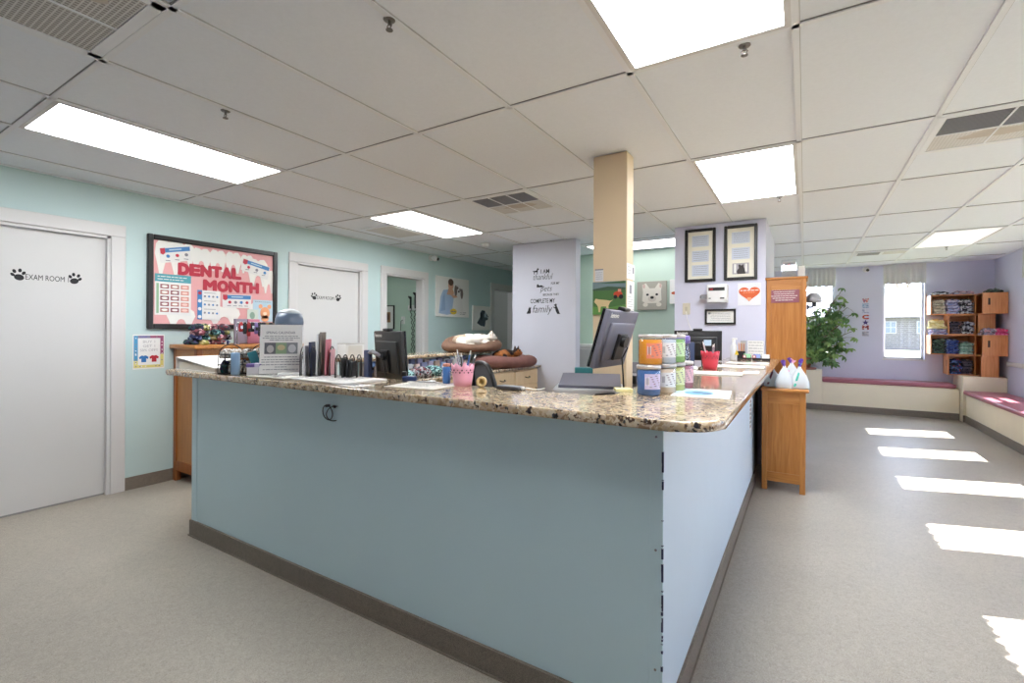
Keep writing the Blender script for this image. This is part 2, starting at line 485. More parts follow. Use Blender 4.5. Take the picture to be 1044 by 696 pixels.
# ---------------------------------------------------------------- windows
def window(n, horizontal, a, e, z0, z1):
    b = MB(); c = YF if horizontal else XR
    def bx(p, q, u0, u1, za, zb, m):
        if horizontal: b.box(p, q, c+u0, c+u1, za, zb, m)
        else: b.box(c+u0, c+u1, p, q, za, zb, m)
    f = 0.03
    bx(a, a+f, 0.08, 0.13, z0, z1, M['white_trim']); bx(e-f, e, 0.08, 0.13, z0, z1, M['white_trim'])
    bx(a, e, 0.08, 0.13, z0, z0+f, M['white_trim']); bx(a, e, 0.08, 0.13, z1-f, z1, M['white_trim'])
    o = struct(b, 'window_%d' % n)
    b = MB(); bx(a+f, e-f, 0.10, 0.106, z0+f, z1-f, M['glass']); b.build('window_pane', o)
    b = MB(); bx(a-0.015, e+0.015, -0.025, 0.08, z0-0.02, z0, M['white_trim']); b.build('window_sill', o)
    return o
k = 1
for a, e in WIN_F: window(k, True, a, e, 0.865, 2.3); k += 1
for a, e in WIN_R: window(k, False, a, e, 0.70, 2.3); k += 1

# gathered grey valances over the windows
M['valance'] = mat('grey_valance_cloth', S(206, 206, 206), 0.9, var=0.05, scale=30, stretch=(4, 4, 0.4))
def valance(w, h, seed):
    r = random.Random(seed); n = int(w/0.006); mb = MB(); vs = []; fs = []; ph = r.uniform(0, 6)
    for k in range(n+1):
        x = -w/2+w*k/n
        f = math.sin(x*95+ph)+0.5*math.sin(x*47+1.3*ph)
        for q in range(5):
            z = -h*q/4; d = 0.006+0.006*(0.5+q/4)*f
            if q == 4: z += 0.006*math.sin(x*60+ph)
            vs.append((x, -0.03-d, z))
    m = n+1
    for k in range(n):
        for q in range(4): fs.append((k*5+q, k*5+q+1, (k+1)*5+q+1, (k+1)*5+q))
    mb.add(vs, fs, M['valance'], True)
    mb.add([(x, y+0.004, z) for x, y, z in vs], [f[::-1] for f in fs], M['valance'], True)
    mb.box(-w/2, w/2, -0.035, -0.002, -0.02, 0.0, M['valance'])
    return mb
for (a, e), lab in zip(WIN_F, ('grey gathered valance on the far wall window above the leafy plant', 'grey gathered valance on the far wall window beside the fabric crates')):
    single(valance(e-a+0.02, 0.315, a), 'window_valance', lab, 'valance', ((a+e)/2, YF-0.002, 2.396), 0, 'grey window valances')
for a, e in WIN_R:
    single(valance(e-a+0.02, 0.385, a), 'window_valance', 'grey gathered valance over a window in the right-hand wall above the bench', 'valance', (XR-0.002, (a+e)/2, 2.396), -PI/2, 'grey window valances')

# ---------------------------------------------------------------- base mouldings
def base_run(name, segs):
    b = MB()
    for x0, x1, y0, y1 in segs: b.box(x0, x1, y0, y1, 0, 0.1, M['cove'])
    return struct(b, name)
t = 0.008
base_run('baseboard_left', [(XL, XL+t, YB, D1[0]-0.096), (XL, XL+t, D1[1]+0.096, D2[0]-0.096), (XL, XL+t, D2[1]+0.096, D3[0]-0.096), (XL, XL+t, D3[1]+0.096, D4[0]-0.096), (XL, XL+t, D4[1]+0.096, 8.2)])
base_run('baseboard_back', [(XL+t, XR, YB, YB+t)])
b = MB()
b.box(XR-0.018, XR, YB, 9.3, 0.835, 0.895, M['white_trim'], bev=0.006, seg=2)
struct(b, 'trim_3', label='white chair rail along the right-hand wall')

# ---------------------------------------------------------------- built-in benches
BF, BX = 9.45, 1.985
b = MB()
b.box(0.252, 1.95, BF, YF-0.002, 0, 0.465, M['cream'])
b.box(0.25, 1.95, BF-0.010, BF, 0, 0.1, M['cove'])
t = tag(b.build('bench'), 'low cream built-in bench with burgundy cushion under the far window', 'bench')
b = MB(); b.box(0.252, 1.915, BF-0.03, YF-0.01, 0.466, 0.53, M['burgundy'], bev=0.022, seg=3); b.build('cushion', t)
b = MB()
b.box(BX, XR-0.002, 1.4, 9.272, 0, 0.405, M['cream']); b.box(BX-0.010, BX, 1.4, 9.272, 0, 0.1, M['cove'])
t = tag(b.build('bench'), 'long cream built-in bench with burgundy cushion along the right-hand wall', 'bench')
for y0, y1 in ((1.4, 4.0), (4.004, 6.65), (6.654, 9.27)):
    b = MB(); b.box(BX-0.035, XR-0.01, y0, y1, 0.406, 0.462, M['burgundy'], bev=0.02, seg=3); b.build('cushion', t)
b = MB(); b.box(-0.32, 0.25, BF, YF-0.002, 0, 0.66, M['cream'], bev=0.004, seg=1, smooth=False); b.box(-0.32, 0.25, BF-0.010, BF, 0, 0.1, M['cove'])
tag(b.build('pedestal'), 'cream box pedestal carrying the leafy plant at the left bench end', 'pedestal')
b = MB(); b.box(1.955, XR-0.002, 9.29, YF-0.002, 0, 0.665, M['cream'], bev=0.004, seg=1, smooth=False)
b.box(1.955, 1.985, 9.28, 9.29, 0, 0.1, M['cove'])
tag(b.build('pedestal'), 'cream corner pedestal under the stacked fabric crates', 'pedestal')

# ---------------------------------------------------------------- ceiling lights, vents, small ceiling fittings
M['panel'] = emit_mat('lit_diffuser', (0.96, 0.98, 1.0, 1), 19.5)
M['panel_soft'] = emit_mat('softly_lit_diffuser', (0.985, 0.99, 1.0, 1), 4.5)
M['panel_dim'] = emit_mat('faintly_lit_diffuser', (0.95, 0.96, 1.0, 1), 0.55)
def ceiling_light(x0, x1, y0, y1, label, m='panel'):
    w, l = x1-x0-0.024, y1-y0-0.024
    t = thing('ceiling_light', label, 'light', ((x0+x1)/2, (y0+y1)/2, H), 0, 'recessed ceiling lights')
    b = MB(); f = 0.022
    for s in (-1, 1):
        b.box(*sorted((s*w/2, s*(w/2-f))), -l/2, l/2, -0.004, 0.005, M['white_trim'])
        b.box(-w/2+f, w/2-f, *sorted((s*l/2, s*(l/2-f))), -0.004, 0.005, M['white_trim'])
    b.build('light_frame', t)
    b = MB(); b.box(-w/2+f, w/2-f, -l/2+f, l/2-f, -0.001, 0.004, M[m]); b.build('diffuser', t)
ceiling_light(gx(-1), gx(0), gy(0), gy(1), 'large lit panel light overhead at the top edge of the view, nearest of all')
ceiling_light(gx(-6), gx(-5), gy(0), gy(1), 'long lit panel light on the left near the exam room door and bulletin board')
ceiling_light(gx(-6), gx(-5), gy(2), gy(3), 'lit panel light further back along the teal wall, before the grey quote wall')
ceiling_light(gx(-1), gx(0), gy(2), gy(3), 'lit panel light in front of the lavender wall with two tall frames')
ceiling_light(gx(-4), gx(-2), gy(4)+0.1, gy(4)+0.1+G, 'lit panel light in the green room half hidden by the beige post', 'panel_soft')
ceiling_light(gx(2), gx(3), gy(5), gy(6), 'faint unlit panel light over the waiting benches near the far window', 'panel_dim')
# unseen hall lamp added to brighten the dark doorway; exam room lamp follows
t = thing('ceiling_light', 'unseen lamp added to brighten the grey hall behind the dark doorway', 'light', (-5.4, 7.2, H), 0, 'recessed ceiling lights')
b = MB(); b.cyl((0, 0, -.004), (0, 0, .005), .17, M['white_trim']); b.build('light_frame', t)
b = MB(); b.cyl((0, 0, -.012), (0, 0, -.0045), .15, M['panel']); b.build('diffuser', t)
t = thing('ceiling_light', 'lit panel light of the exam room behind the open doorway', 'light', (-5.9, 4.7, H), 0, 'recessed ceiling lights')
b = MB(); b.box(-0.3, 0.3, -0.6, 0.6, -0.004, 0.005, M['white_trim']); b.build('light_frame', t)
b = MB(); b.box(-0.28, 0.28, -0.58, 0.58, -0.006, -0.0045, M['panel_soft']); b.build('diffuser', t)

def grille_mat(name, a, c, sx, sy):
    m, t, bs = base_mat(name)
    tc = t.new('ShaderNodeTexCoord'); mp = t.new('ShaderNodeMapping'); mp.inputs['Scale'].default_value = (sx, sy, 1)
    br = t.new('ShaderNodeTexBrick'); br.offset = 0
    br.inputs['Color1'].default_value = a; br.inputs['Color2'].default_value = a; br.inputs['Mortar'].default_value = c
    br.inputs['Scale'].default_value = 1; br.inputs['Mortar Size'].default_value = 0.16; br.inputs['Brick Width'].default_value = 1; br.inputs['Row Height'].default_value = 1
    t.link(tc.outputs['Object'], mp.inputs['Vector']); t.link(mp.outputs['Vector'], br.inputs['Vector'])
    t.link(br.outputs['Color'], bs.inputs['Base Color']); bs.inputs['Roughness'].default_value = 0.6
    return m
M['egg'] = grille_mat('egg_crate_grille', S(150, 146, 142), S(205, 203, 200), 60, 60)
M['egg_l'] = grille_mat('pale_egg_crate_grille', S(196, 193, 190), S(214, 212, 210), 60, 60)
M['slot'] = mat('duct_dark', S(150, 150, 154), 0.8)
M['stain'] = mat('water_stain', S(192, 182, 172), 0.9, var=0.08, scale=8)
def stain(b, cx, cy, rx, ry, z, seed):
    r = random.Random(seed)
    p = [(cx+rx*math.cos(2*PI*k/18)*r.uniform(.75, 1.1), cy+ry*math.sin(2*PI*k/18)*r.uniform(.75, 1.1)) for k in range(18)]
    b.slab(p, z-0.0006, z, M['stain'])
# two supply vents, louvred in their nearer half, perforated in the farther half
def supply_vent(x0, y0, cols, label, seed):
    t = thing('ceiling_vent', label, 'vent', (x0+G/2, y0+G/2, H), 0, 'square ceiling vents'); w = G-0.024
    b = MB(); f = 0.03
    for s in (-1, 1):
        b.box(*sorted((s*w/2, s*(w/2-f))), -w/2, w/2, -0.004, 0.005, M['tee'])
        b.box(-w/2+f, w/2-f, *sorted((s*w/2, s*(w/2-f))), -0.004, 0.005, M['tee'])
    b.box(-w/2+f, w/2-f, -0.006, 0.006, -0.004, 0.004, M['tee'])
    for c in range(1, cols):
        x = -w/2+f+(w-2*f)*c/cols; b.box(x-0.004, x+0.004, -w/2+f, w/2-f, -0.004, 0.004, M['tee'])
    b.build('vent_frame', t)
    b = MB(); b.box(-w/2+f, w/2-f, -w/2+f, -0.006, 0.003, 0.005, M['slot'])
    for k in range(14):
        y = -w/2+f+0.008+(w/2-f-0.014)*k/13
        b.box(-w/2+f, w/2-f, y-0.003, y+0.003, -0.001, 0.003, M['grey'], M=None)
    b.build('louvre', t)
    b = MB(); b.box(-w/2+f, w/2-f, 0.006, w/2-f, -0.001, 0.004, M['egg_l'])
    stain(b, 0.02, 0.09, 0.17, 0.07, -0.001, seed); b.build('perforated_plate', t)
supply_vent(gx(-4), gy(2), 3, 'grey ceiling vent near the middle of the ceiling left of the beige post', 1)
supply_vent(gx(1), gy(2), 2, 'grey ceiling vent at the upper right of the view with a brown stain', 2)
# return grille close to the camera on the left
t = thing('ceiling_vent', 'large perforated return grille at the upper left corner of the view', 'vent', (gx(-3.5), gy(0)-G, H))
w, l = G-0.024, 2*G-0.03
b = MB()
for s in (-1, 1):
    b.box(*sorted((s*w/2, s*(w/2-0.03))), -l/2, l/2, -0.004, 0.005, M['tee']); b.box(-w/2, w/2, *sorted((s*l/2, s*(l/2-0.04))), -0.004, 0.005, M['tee'])
b.box(-w/2, w/2, 0.12, 0.13, -0.004, 0.004, M['tee']); b.box(-0.005, 0.005, -l/2, l/2, -0.003, 0.004, M['tee'])
b.build('vent_frame', t)
b = MB(); b.box(-w/2+0.03, w/2-0.03, -l/2+0.04, l/2-0.04, 0.0, 0.004, M['egg']); stain(b, 0.16, 0.34, 0.07, 0.16, 0.0, 3); b.build('perforated_plate', t)
# far slot vent over the far wall
t = thing('ceiling_vent', 'narrow slotted ceiling vent close to the far wall above the hanging letters', 'vent', (gx(1.5)+0.02, 8.32, H))
b = MB(); b.box(-0.29, 0.29, -0.15, 0.15, -0.004, 0.005, M['tee']); b.build('vent_frame', t)
b = MB(); b.box(-0.27, -0.02, -0.12, 0.12, -0.006, -0.004, M['slot']); b.box(0.02, 0.27, -0.12, 0.12, -0.006, -0.004, M['egg_l']); b.build('louvre', t)
# flat return panel hinged down a little beside the second left light
t = thing('ceiling_vent', 'flat white return panel beside the lit panel light along the teal wall', 'vent', (-3.93, 3.85, H))
b = MB(); b.box(-0.24, 0.24, -0.29, 0.29, -0.006, 0.004, M['ceiling']); b.build('vent_frame', t)
b = MB(); b.box(-0.2, 0.2, -0.25, 0.25, -0.007, -0.006, M['egg_l']); b.box(0.2, 0.215, -0.2, 0.22, -0.012, -0.006, M['white']); b.build('perforated_plate', t)

def sprinkler(x, y, lab):
    t = thing('sprinkler_head', lab, 'sprinkler', (x, y, H), 0, 'ceiling sprinkler heads'); t.scale = (.8, .8, .8)
    b = MB(); b.lathe([(0.0, -0.006), (0.024, -0.005), (0.028, 0.0)], M['chrome'], n=16); b.build('escutcheon', t)
    b = MB(); b.cyl((0, 0, -0.005), (0, 0, -0.024), 0.007, M['chrome'], n=8)
    for s in (-1, 1): b.tube([(0, 0, -0.012), (s*0.014, 0, -0.028), (0, 0, -0.045)], 0.0025, M['chrome'], 6)
    b.cyl((0, 0, -0.045), (0, 0, -0.048), 0.016, M['chrome'], n=10); b.build('deflector', t)
sprinkler(-2.501, 1.279, 'small sprinkler head in the ceiling right of the long left panel light')
sprinkler(-1.264, 1.206, 'small sprinkler head in the ceiling above the middle of the counter')
sprinkler(-0.203, 2.03, 'small sprinkler head beside the near edge of the overhead panel light')
sprinkler(-0.183, 4.46, 'small sprinkler head beside the panel light before the lavender wall')
sprinkler(1.55, 8.15, 'small sprinkler head beside the unlit panel light near the far window')
t = thing('smoke_detector', 'round white smoke detector on the ceiling left of the quote wall', 'smoke detector', (-3.455, 4.946, H))
b = MB(); b.lathe([(0.062, 0.0), (0.062, -0.012)], M['white']); b.build('base_plate', t)
b = MB(); b.lathe([(0.052, -0.012), (0.052, -0.02), (0.045, -0.036), (0.02, -0.042), (0, -0.042)], M['white']); b.build('sensing_chamber', t)
def camera_dome(x, y, z, rot, lab):
    t = thing('security_camera', lab, 'camera', (x, y, z), rot, 'white security cameras')
    b = MB(); b.cyl((0, 0, 0), (0, -0.02, 0), 0.045, M['white']); b.cyl((0, -0.02, 0), (0, -0.06, -0.005), 0.016, M['white']); b.build('bracket', t)
    b = MB(); b.sph((0, -0.085, -0.01), 0.045, M['white']); b.build('camera_body', t)
    b = MB(); b.cyl((0.014, -0.118, -0.022), (0.018, -0.132, -0.027), 0.022, M['black']); b.build('lens', t)
camera_dome(XL, 5.24, 2.345, LEFT, 'white security camera high on the teal wall above the boy and dog poster')
camera_dome(0.86, YF, 2.345, 0, 'white security camera high on the far wall above the hanging letters')

# ---------------------------------------------------------------- outside: lawn, brick house, bare trees, sky
M['lawn'] = mat('dry_lawn', S(150, 154, 118), 0.95, var=0.15, scale=0.8)
M['asphalt'] = mat('asphalt', S(170, 170, 172), 0.95, var=0.05, scale=2)
b = MB(); b.box(-60, 70, YF+0.15, 120, -0.25, -0.15, M['lawn']); b.box(XR+0.15, 70, -40, YF+0.15, -0.25, -0.15, M['lawn'])
b.box(-60, 70, 34, 41, -0.15, -0.14, M['asphalt']); tag(b.build('lawn'), kind='structure')
M['brick'] = grille_mat('pale_brick', S(168, 150, 142), S(200, 196, 190), 4, 12)
mb_, t_, bs_ = base_mat('house_brick'); M['house'] = mb_
tc_ = t_.new('ShaderNodeTexCoord'); br_ = t_.new('ShaderNodeTexBrick'); br_.inputs['Color1'].default_value = S(84, 80, 80); br_.inputs['Color2'].default_value = S(74, 71, 73); br_.inputs['Mortar'].default_value = S(100, 98, 98)
br_.inputs['Scale'].default_value = 1; br_.inputs['Brick Width'].default_value = 0.5; br_.inputs['Row Height'].default_value = 0.17; br_.inputs['Mortar Size'].default_value = 0.02
mp_ = t_.new('ShaderNodeMapping'); mp_.inputs['Rotation'].default_value = (PI/2, 0, 0); t_.link(tc_.outputs['Object'], mp_.inputs[0]); t_.link(mp_.outputs[0], br_.inputs['Vector']); t_.link(br_.outputs['Color'], bs_.inputs['Base Color']); bs_.inputs['Roughness'].default_value = 0.9
M['shingle'] = mat('grey_shingle', S(112, 112, 116), 0.95, var=0.08, scale=3)
h = thing('house', 'pale brick house with grey roof seen through the far windows', 'house', (5, 50, -0.15))
b = MB(); b.box(-16, 14, 0, 9, 0, 2.75, M['house']); b.build('house_wall', h)
b = MB(); b.add([(-16.6, -0.6, 2.7), (14.6, -0.6, 2.7), (14.6, 9.6, 2.7), (-16.6, 9.6, 2.7), (-13, 4.5, 5.4), (11, 4.5, 5.4)], [(0, 1, 5, 4), (1, 2, 5), (2, 3, 4, 5), (3, 0, 4), (3, 2, 1, 0)], M['shingle']); b.build('roof', h)
for x in (-12, -7, -3.4, 1.05, 3.1, 8):
    b = MB(); b.box(x-0.38, x+0.38, -0.05, 0.02, 1.35, 2.35, P('house_trim', 132, 132, 134))
    w = b.build('house_window', h)
    b = MB()
    for p in (0, 1):
        for q in (0, 1): b.box(x-0.33+p*0.35, x-0.02+p*0.35, -0.06, -0.05, 1.40+q*0.47, 1.83+q*0.47, P('pane', 74, 82, 92, 0.35))
    b.build('window_pane', w)
M['bark'] = mat('bare_bark', S(120, 108, 100), 0.95)
def bare_tree(x, y, hh, seed, lab):
    r = random.Random(seed); b = MB()
    def grow(p, d, L, rad, depth):
        q = p+d*L; b.tube([p, p+d*L*0.5+Vector((r.uniform(-.05, .05), r.uniform(-.05, .05), 0))*L, q], [rad, rad*0.85, rad*0.65], M['bark'], 5)
        if depth:
            for _ in range(3 if depth > 1 else 4):
                e = (d+Vector((r.uniform(-.8, .8), r.uniform(-.8, .8), r.uniform(-.1, .6)))).normalized()
                grow(q, e, L*r.uniform(0.55, 0.75), rad*0.6, depth-1)
    grow(Vector((0, 0, 0)), Vector((0, 0, 1)), hh*0.4, hh*0.022, 4)
    tag(b.build('bare_tree', None, (x, y, -0.15)), lab, 'tree', 'bare trees behind the house')
for k, (x, y) in enumerate(((-8, 64), (-1, 72), (5.5, 63), (10.5, 74), (15, 64))):
    bare_tree(x, y, 11+k % 2, 40+k, 'leafless tree standing behind the brick house outside the window')
# ================================================================== reception counter
t = thing('reception_counter', 'pale blue L-shaped reception counter with grey cove base in the middle of the room', 'counter', (-0.37, 1.489, 0))
b = MB(); b.box(-2.914, 0, 0, 0.12, 0, 1.004, M['counter_front']); b.box(-2.914, -2.8, 0.12, 0.31, 0, 1.004, M['counter_front'])
b.build('front_panel', t, (0, 0, 0))
b = MB(); b.box(-0.12, 0, 0.121, 3.14, 0, 1.004, M['counter_side']); b.box(0, 0.0015, -0.002, 3.14, 0.0, 1.004, M['counter_side']); b.build('side_panel', t)
b = MB(); b.box(-2.914, -2.852, -0.004, 0, 0.0, 1.003, M['counter_front'], bev=0.0015, seg=1, smooth=False); b.build('edge_trim', t)
b = MB(); b.box(-0.040, 0.002, -0.004, 0, 0.0, 1.003, M['counter_front'], bev=0.0015, seg=1, smooth=False)
for z in (0.25, 0.62, 0.97): b.cyl((-0.02, -0.0055, z), (-0.02, -0.004, z), 0.004, M['steel'], n=10)
# chipped paint down the corner
r = random.Random(3)
for k in range(34):
    z = r.uniform(0.12, 0.92); h = r.choice((0.003, 0.005, 0.012, 0.03))*r.uniform(.5, 1.3)
    b.box(-0.003*r.uniform(.3, 1.2), 0.0028, -0.0046, 0.0008, z, z+h, M['scuff'])
b.build('corner_trim', t)
b = MB(); b.box(-2.924, 0.012, -0.012, 0, 0, 0.098, M['cove']); b.box(0.0016, 0.012, 0, 3.14, 0, 0.098, M['cove']); b.box(-2.924, -2.914, 0, 0.31, 0, 0.098, M['cove'])
b.box(-2.93, 0.018, -0.018, -0.012, 0, 0.006, M['cove']); b.box(0.012, 0.018, -0.018, 3.14, 0, 0.006, M['cove'])
b.build('cove_base', t)
b = MB(); b.box(-0.10, -0.02, 3.145, 3.72, 0, 1.004, M['dkgrey']); b.build('end_panel', t)  # dark grey stands in for the shadowed recess past the side panel
# strip notice with dark characters on the side panel, near its far end
s = MB(); s.M = T(0.0016, 2.74, 0.63) @ Rz(PI/2)
s.rect(-0.05, 0.05, -0.135, 0.14, 0, M['paper'])
for k in range(7): s.rect(-0.03, 0.03, 0.10-k*0.033, 0.122-k*0.033, -0.001, M['ink'] if k % 2 else P('wine', 120, 50, 60))
s.build('strip_notice', t)['label'] = 'narrow white notice with a column of dark print'
# two leash rings on the front panel
for x, tilt in ((-1.585, 0.0), (-1.535, 0.55)):
    b = MB()
    R = 0.036
    pts = [(R*math.cos(2*PI*k/28), 0, R*math.sin(2*PI*k/28)) for k in range(28)]
    b.tube(pts, 0.0024, M['dsteel'], 6, closed=True)
    o = b.build('leash_ring', t, (x, -0.010, 0.898), (0.12, 0, tilt*2.0))
    s = MB(); s.cyl((0, 0.02, 0.03), (0, -0.006, 0.034), 0.007, M['dsteel'], n=10); s.build('ring_mount', o)

# granite worktop of the counter
def arc(cx, cy, r, a0, a1, n=8): return [(cx+r*math.cos(math.radians(a0+(a1-a0)*k/n)), cy+r*math.sin(math.radians(a0+(a1-a0)*k/n))) for k in range(n+1)]
def granite(name, poly, z0, z1, bev, label):
    bm = bmesh.new()
    n = len(poly); a = sum(poly[i][0]*poly[(i+1) % n][1]-poly[(i+1) % n][0]*poly[i][1] for i in range(n))
    if a < 0: poly = poly[::-1]
    vb = [bm.verts.new((x, y, z0)) for x, y in poly]; vt = [bm.verts.new((x, y, z1)) for x, y in poly]
    bm.faces.new(vb[::-1]); bm.faces.new(vt)
    for i in range(n): bm.faces.new((vb[i], vb[(i+1) % n], vt[(i+1) % n], vt[i]))
    bm.edges.ensure_lookup_table()
    ed = [e for e in bm.edges if abs(e.verts[0].co.z-e.verts[1].co.z) < 1e-6]
    bmesh.ops.bevel(bm, geom=ed, offset=bev, segments=3, affect='EDGES', profile=0.5)
    b = MB(); b.addbm(bm, M['granite'], True)
    o = b.build(name); me = o.data
    for p in me.polygons: p.use_smooth = abs(p.normal.z) < 0.999
    return tag(o, label, 'countertop')
poly = arc(-3.44, 1.52, 0.11, 180, 270) + arc(-0.33, 1.54, 0.13, -90, 0) + [(-0.2, 5.222), (-0.66, 5.222)] + arc(-0.72, 1.86, 0.06, 0, -90, 5) + [(-3.55, 1.80)]
granite('granite_countertop', poly, 1.006, 1.038, 0.011, 'speckled brown granite worktop on the pale blue reception counter')
ZC = 1.0385

# staff desks inside the counter
M['desk'] = wood_mat('desk_laminate', S(196, 160, 112), S(214, 180, 134), 'x')
t = thing('staff_desk', 'tan staff desk behind the front of the reception counter', 'desk', (-2.0, 1.99, 0))
b = MB(); b.box(-1.15, 0.72, -0.36, 0.40, 0.715, 0.74, M['desk'], bev=0.004, seg=1, smooth=False); b.build('desktop', t)
for x in (-1.12, -0.2, 0.68): b = MB(); b.box(x, x+0.025, -0.34, 0.38, 0, 0.715, M['desk']); b.build('side_panel', t)
t = thing('staff_desk', 'tan staff desk behind the side wing of the reception counter', 'desk', (-1.0, 3.60, 0))
b = MB(); b.box(-0.33, 0.48, -0.58, 1.55, 0.715, 0.74, M['desk'], bev=0.004, seg=1, smooth=False); b.build('desktop', t)
for y in (-0.55, 0.5, 1.5): b = MB(); b.box(-0.2, 0.46, y, y+0.025, 0, 0.715, M['desk']); b.build('side_panel', t)
t = thing('staff_desk', 'tan corner desk under the tilted grey monitor', 'desk', (-0.95, 2.2, 0))
b = MB(); b.box(-0.32, 0.44, -0.50, 0.62, 0.715, 0.74, M['desk']); b.build('desktop', t)
for y in (-0.46, 0.57): b = MB(); b.box(-0.20, 0.42, y, y+0.025, 0, 0.715, M['desk']); b.build('side_panel', t)

# back run: low maple cabinets and a raised granite ledge along the teal wall side
t = thing('base_cabinet', 'pale maple base cabinet under the lower pet bed by the quote wall', 'cabinet', (-3.1, 4.1, 0))
b = MB(); b.box(-0.27, 0.26, -1.1, 1.10, 0.09, 0.838, M['maple']); b.box(-0.25, 0.20, -1.1, 1.10, 0, 0.09, M['dkgrey']); b.build('cabinet_body', t)
for k in range(4):
    y0 = -1.09+k*0.5475; y1 = y0+0.53
    b = MB(); b.box(0.261, 0.278, y0, y1, 0.66, 0.825, M['maple'], bev=0.003, seg=1, smooth=False); d = b.build('drawer', t)
    h = MB(); ym = (y0+y1)/2
    h.tube([(0.279, ym-0.045, 0.75), (0.30, ym-0.04, 0.742), (0.304, ym, 0.738), (0.30, ym+0.04, 0.742), (0.279, ym+0.045, 0.75)], 0.005, M['dsteel'], 6); h.build('pull_handle', d)
    b = MB(); b.box(0.261, 0.278, y0, y1, 0.10, 0.65, M['maple'], bev=0.003, seg=1, smooth=False); d = b.build('cabinet_door', t)
    h = MB(); h.tube([(0.279, y1-0.06, 0.60), (0.30, y1-0.06, 0.59), (0.30, y1-0.06, 0.52), (0.279, y1-0.06, 0.51)], 0.005, M['dsteel'], 6); h.build('pull_handle', d)
granite('granite_worktop', [(-3.372, 2.98), (-2.80, 2.98), (-2.80, 5.222), (-3.372, 5.222)], 0.84, 0.872, 0.008, 'low granite worktop carrying the lower pet bed on the maple cabinet')
t = thing('ledge_wall', 'half-height teal partition carrying the raised granite ledge', 'partition', (-3.44, 3.5, 0))
b = MB(); b.box(-0.06, 0.06, -0.75, 1.3, 0, 1.014, M['teal']); b.build('partition_body', t)
granite('granite_ledge', [(-3.62, 2.72), (-3.27, 2.72), (-3.27, 4.82), (-3.62, 4.82)], 1.016, 1.048, 0.008, 'raised granite ledge carrying the upper pet bed')
# ================================================================== things on the walls
RED = P('letter_red', 190, 52, 72); PINK = P('gum_pink', 232, 172, 172); TEETH = P('tooth_white', 240, 238, 232)
BLUE = P('print_blue', 72, 132, 190); TEALP = P('print_teal', 84, 160, 172); LBLUE = P('pale_blue_print', 188, 214, 226)
ORANGE = P('orange_print', 222, 110, 52)

# ---------------- bulletin board: local x = world Y from 1.745, local z from 1.30
BY, BZ = 1.745, 1.298
t = thing('bulletin_board', 'large black-framed dental bulletin board with pink and white tooth display', 'bulletin board', (XL-0.0, BY, BZ), LEFT)
W, Hh = 1.13, 0.787
b = MB(); f = 0.042
b.box(0, f, -0.032, 0, 0, Hh, M['blackframe'], bev=0.006, seg=1, smooth=False); b.box(W-f, W, -0.032, 0, 0, Hh, M['blackframe'], bev=0.006, seg=1, smooth=False)
b.box(f, W-f, -0.032, 0, 0, f, M['blackframe'], bev=0.006, seg=1, smooth=False); b.box(f, W-f, -0.032, 0, Hh-f, Hh, M['blackframe'], bev=0.006, seg=1, smooth=False)
b.build('board_frame', t)
def bl(y, z): return (y-BY, z-BZ)
b = MB(); b.rect(f, W-f, f, Hh-f, -0.008, PINK); b.build('pink_backing', t)
# white tooth cut-outs along the top and at the corners
def tooth(b, x, z, w, h, y, rot=0.0):
    pts = [(-.5, 0.05), (-.46, .32), (-.3, .48), (-.1, .46), (0, .40), (.1, .46), (.3, .48), (.46, .32), (.5, .05), (.42, -.2), (.34, -.5), (.22, -.5), (.10, -.16), (0, -.1), (-.10, -.16), (-.22, -.5), (-.34, -.5), (-.42, -.2)]
    b.prism([(x+(p*w)*math.cos(rot)-(q*h)*math.sin(rot), z+(p*w)*math.sin(rot)+(q*h)*math.cos(rot)) for p, q in pts], y-0.0015, y, TEETH)
for k, (y, z, w, h, r_) in enumerate(((1.90, 1.915, 0.23, 0.33, 0.30), (2.02, 1.95, 0.2, 0.22, 0.1), (2.16, 1.93, 0.19, 0.21, 0.0), (2.30, 1.93, 0.17, 0.22, 0.0), (2.44, 1.93, 0.17, 0.22, 0.0), (2.57, 1.93, 0.15, 0.2, 0.0), (2.68, 1.86, 0.24, 0.30, -0.5), (2.79, 1.78, 0.14, 0.26, -0.2), (2.00, 1.40, 0.26, 0.17, 0.0), (2.36, 1.43, 0.34, 0.18, 0.0), (2.70, 1.47, 0.26, 0.2, 0.0))):
    b = MB(); x, z = bl(y, z); tooth(b, x, z, w*.86, h*.92, -0.0095-0.0004*(k % 3)); b.build('paper_tooth', t)
# letters of the heading, each its own cut-out
def heading(word, y0, y1, z, drop):
    n = len(word); adv = {'I': .55, 'M': 1.3, 'O': 1.1, 'N': 1.05}; tot = sum(adv.get(c, 1.0) for c in word); p = 0
    for k, c in enumerate(word):
        a = adv.get(c, 1.0); x, zz = bl(y0+(y1-y0)*(p+a/2)/tot, z+drop*(p/tot)); p += a
        b = MB(); [b.text(c, x+.0095*math.cos(q_*PI/5), zz+.003+.0095*math.sin(q_*PI/5), 0.130, -0.0125-.0001*q_, RED, 'c', th=0.003, width=(y1-y0)*a/tot*0.80) for q_ in range(10)]; b.build('paper_letter', t)
heading('DENTAL', 1.972, 2.515, 1.772, 0.006); heading('MONTH', 2.17, 2.688, 1.646, 0.01)
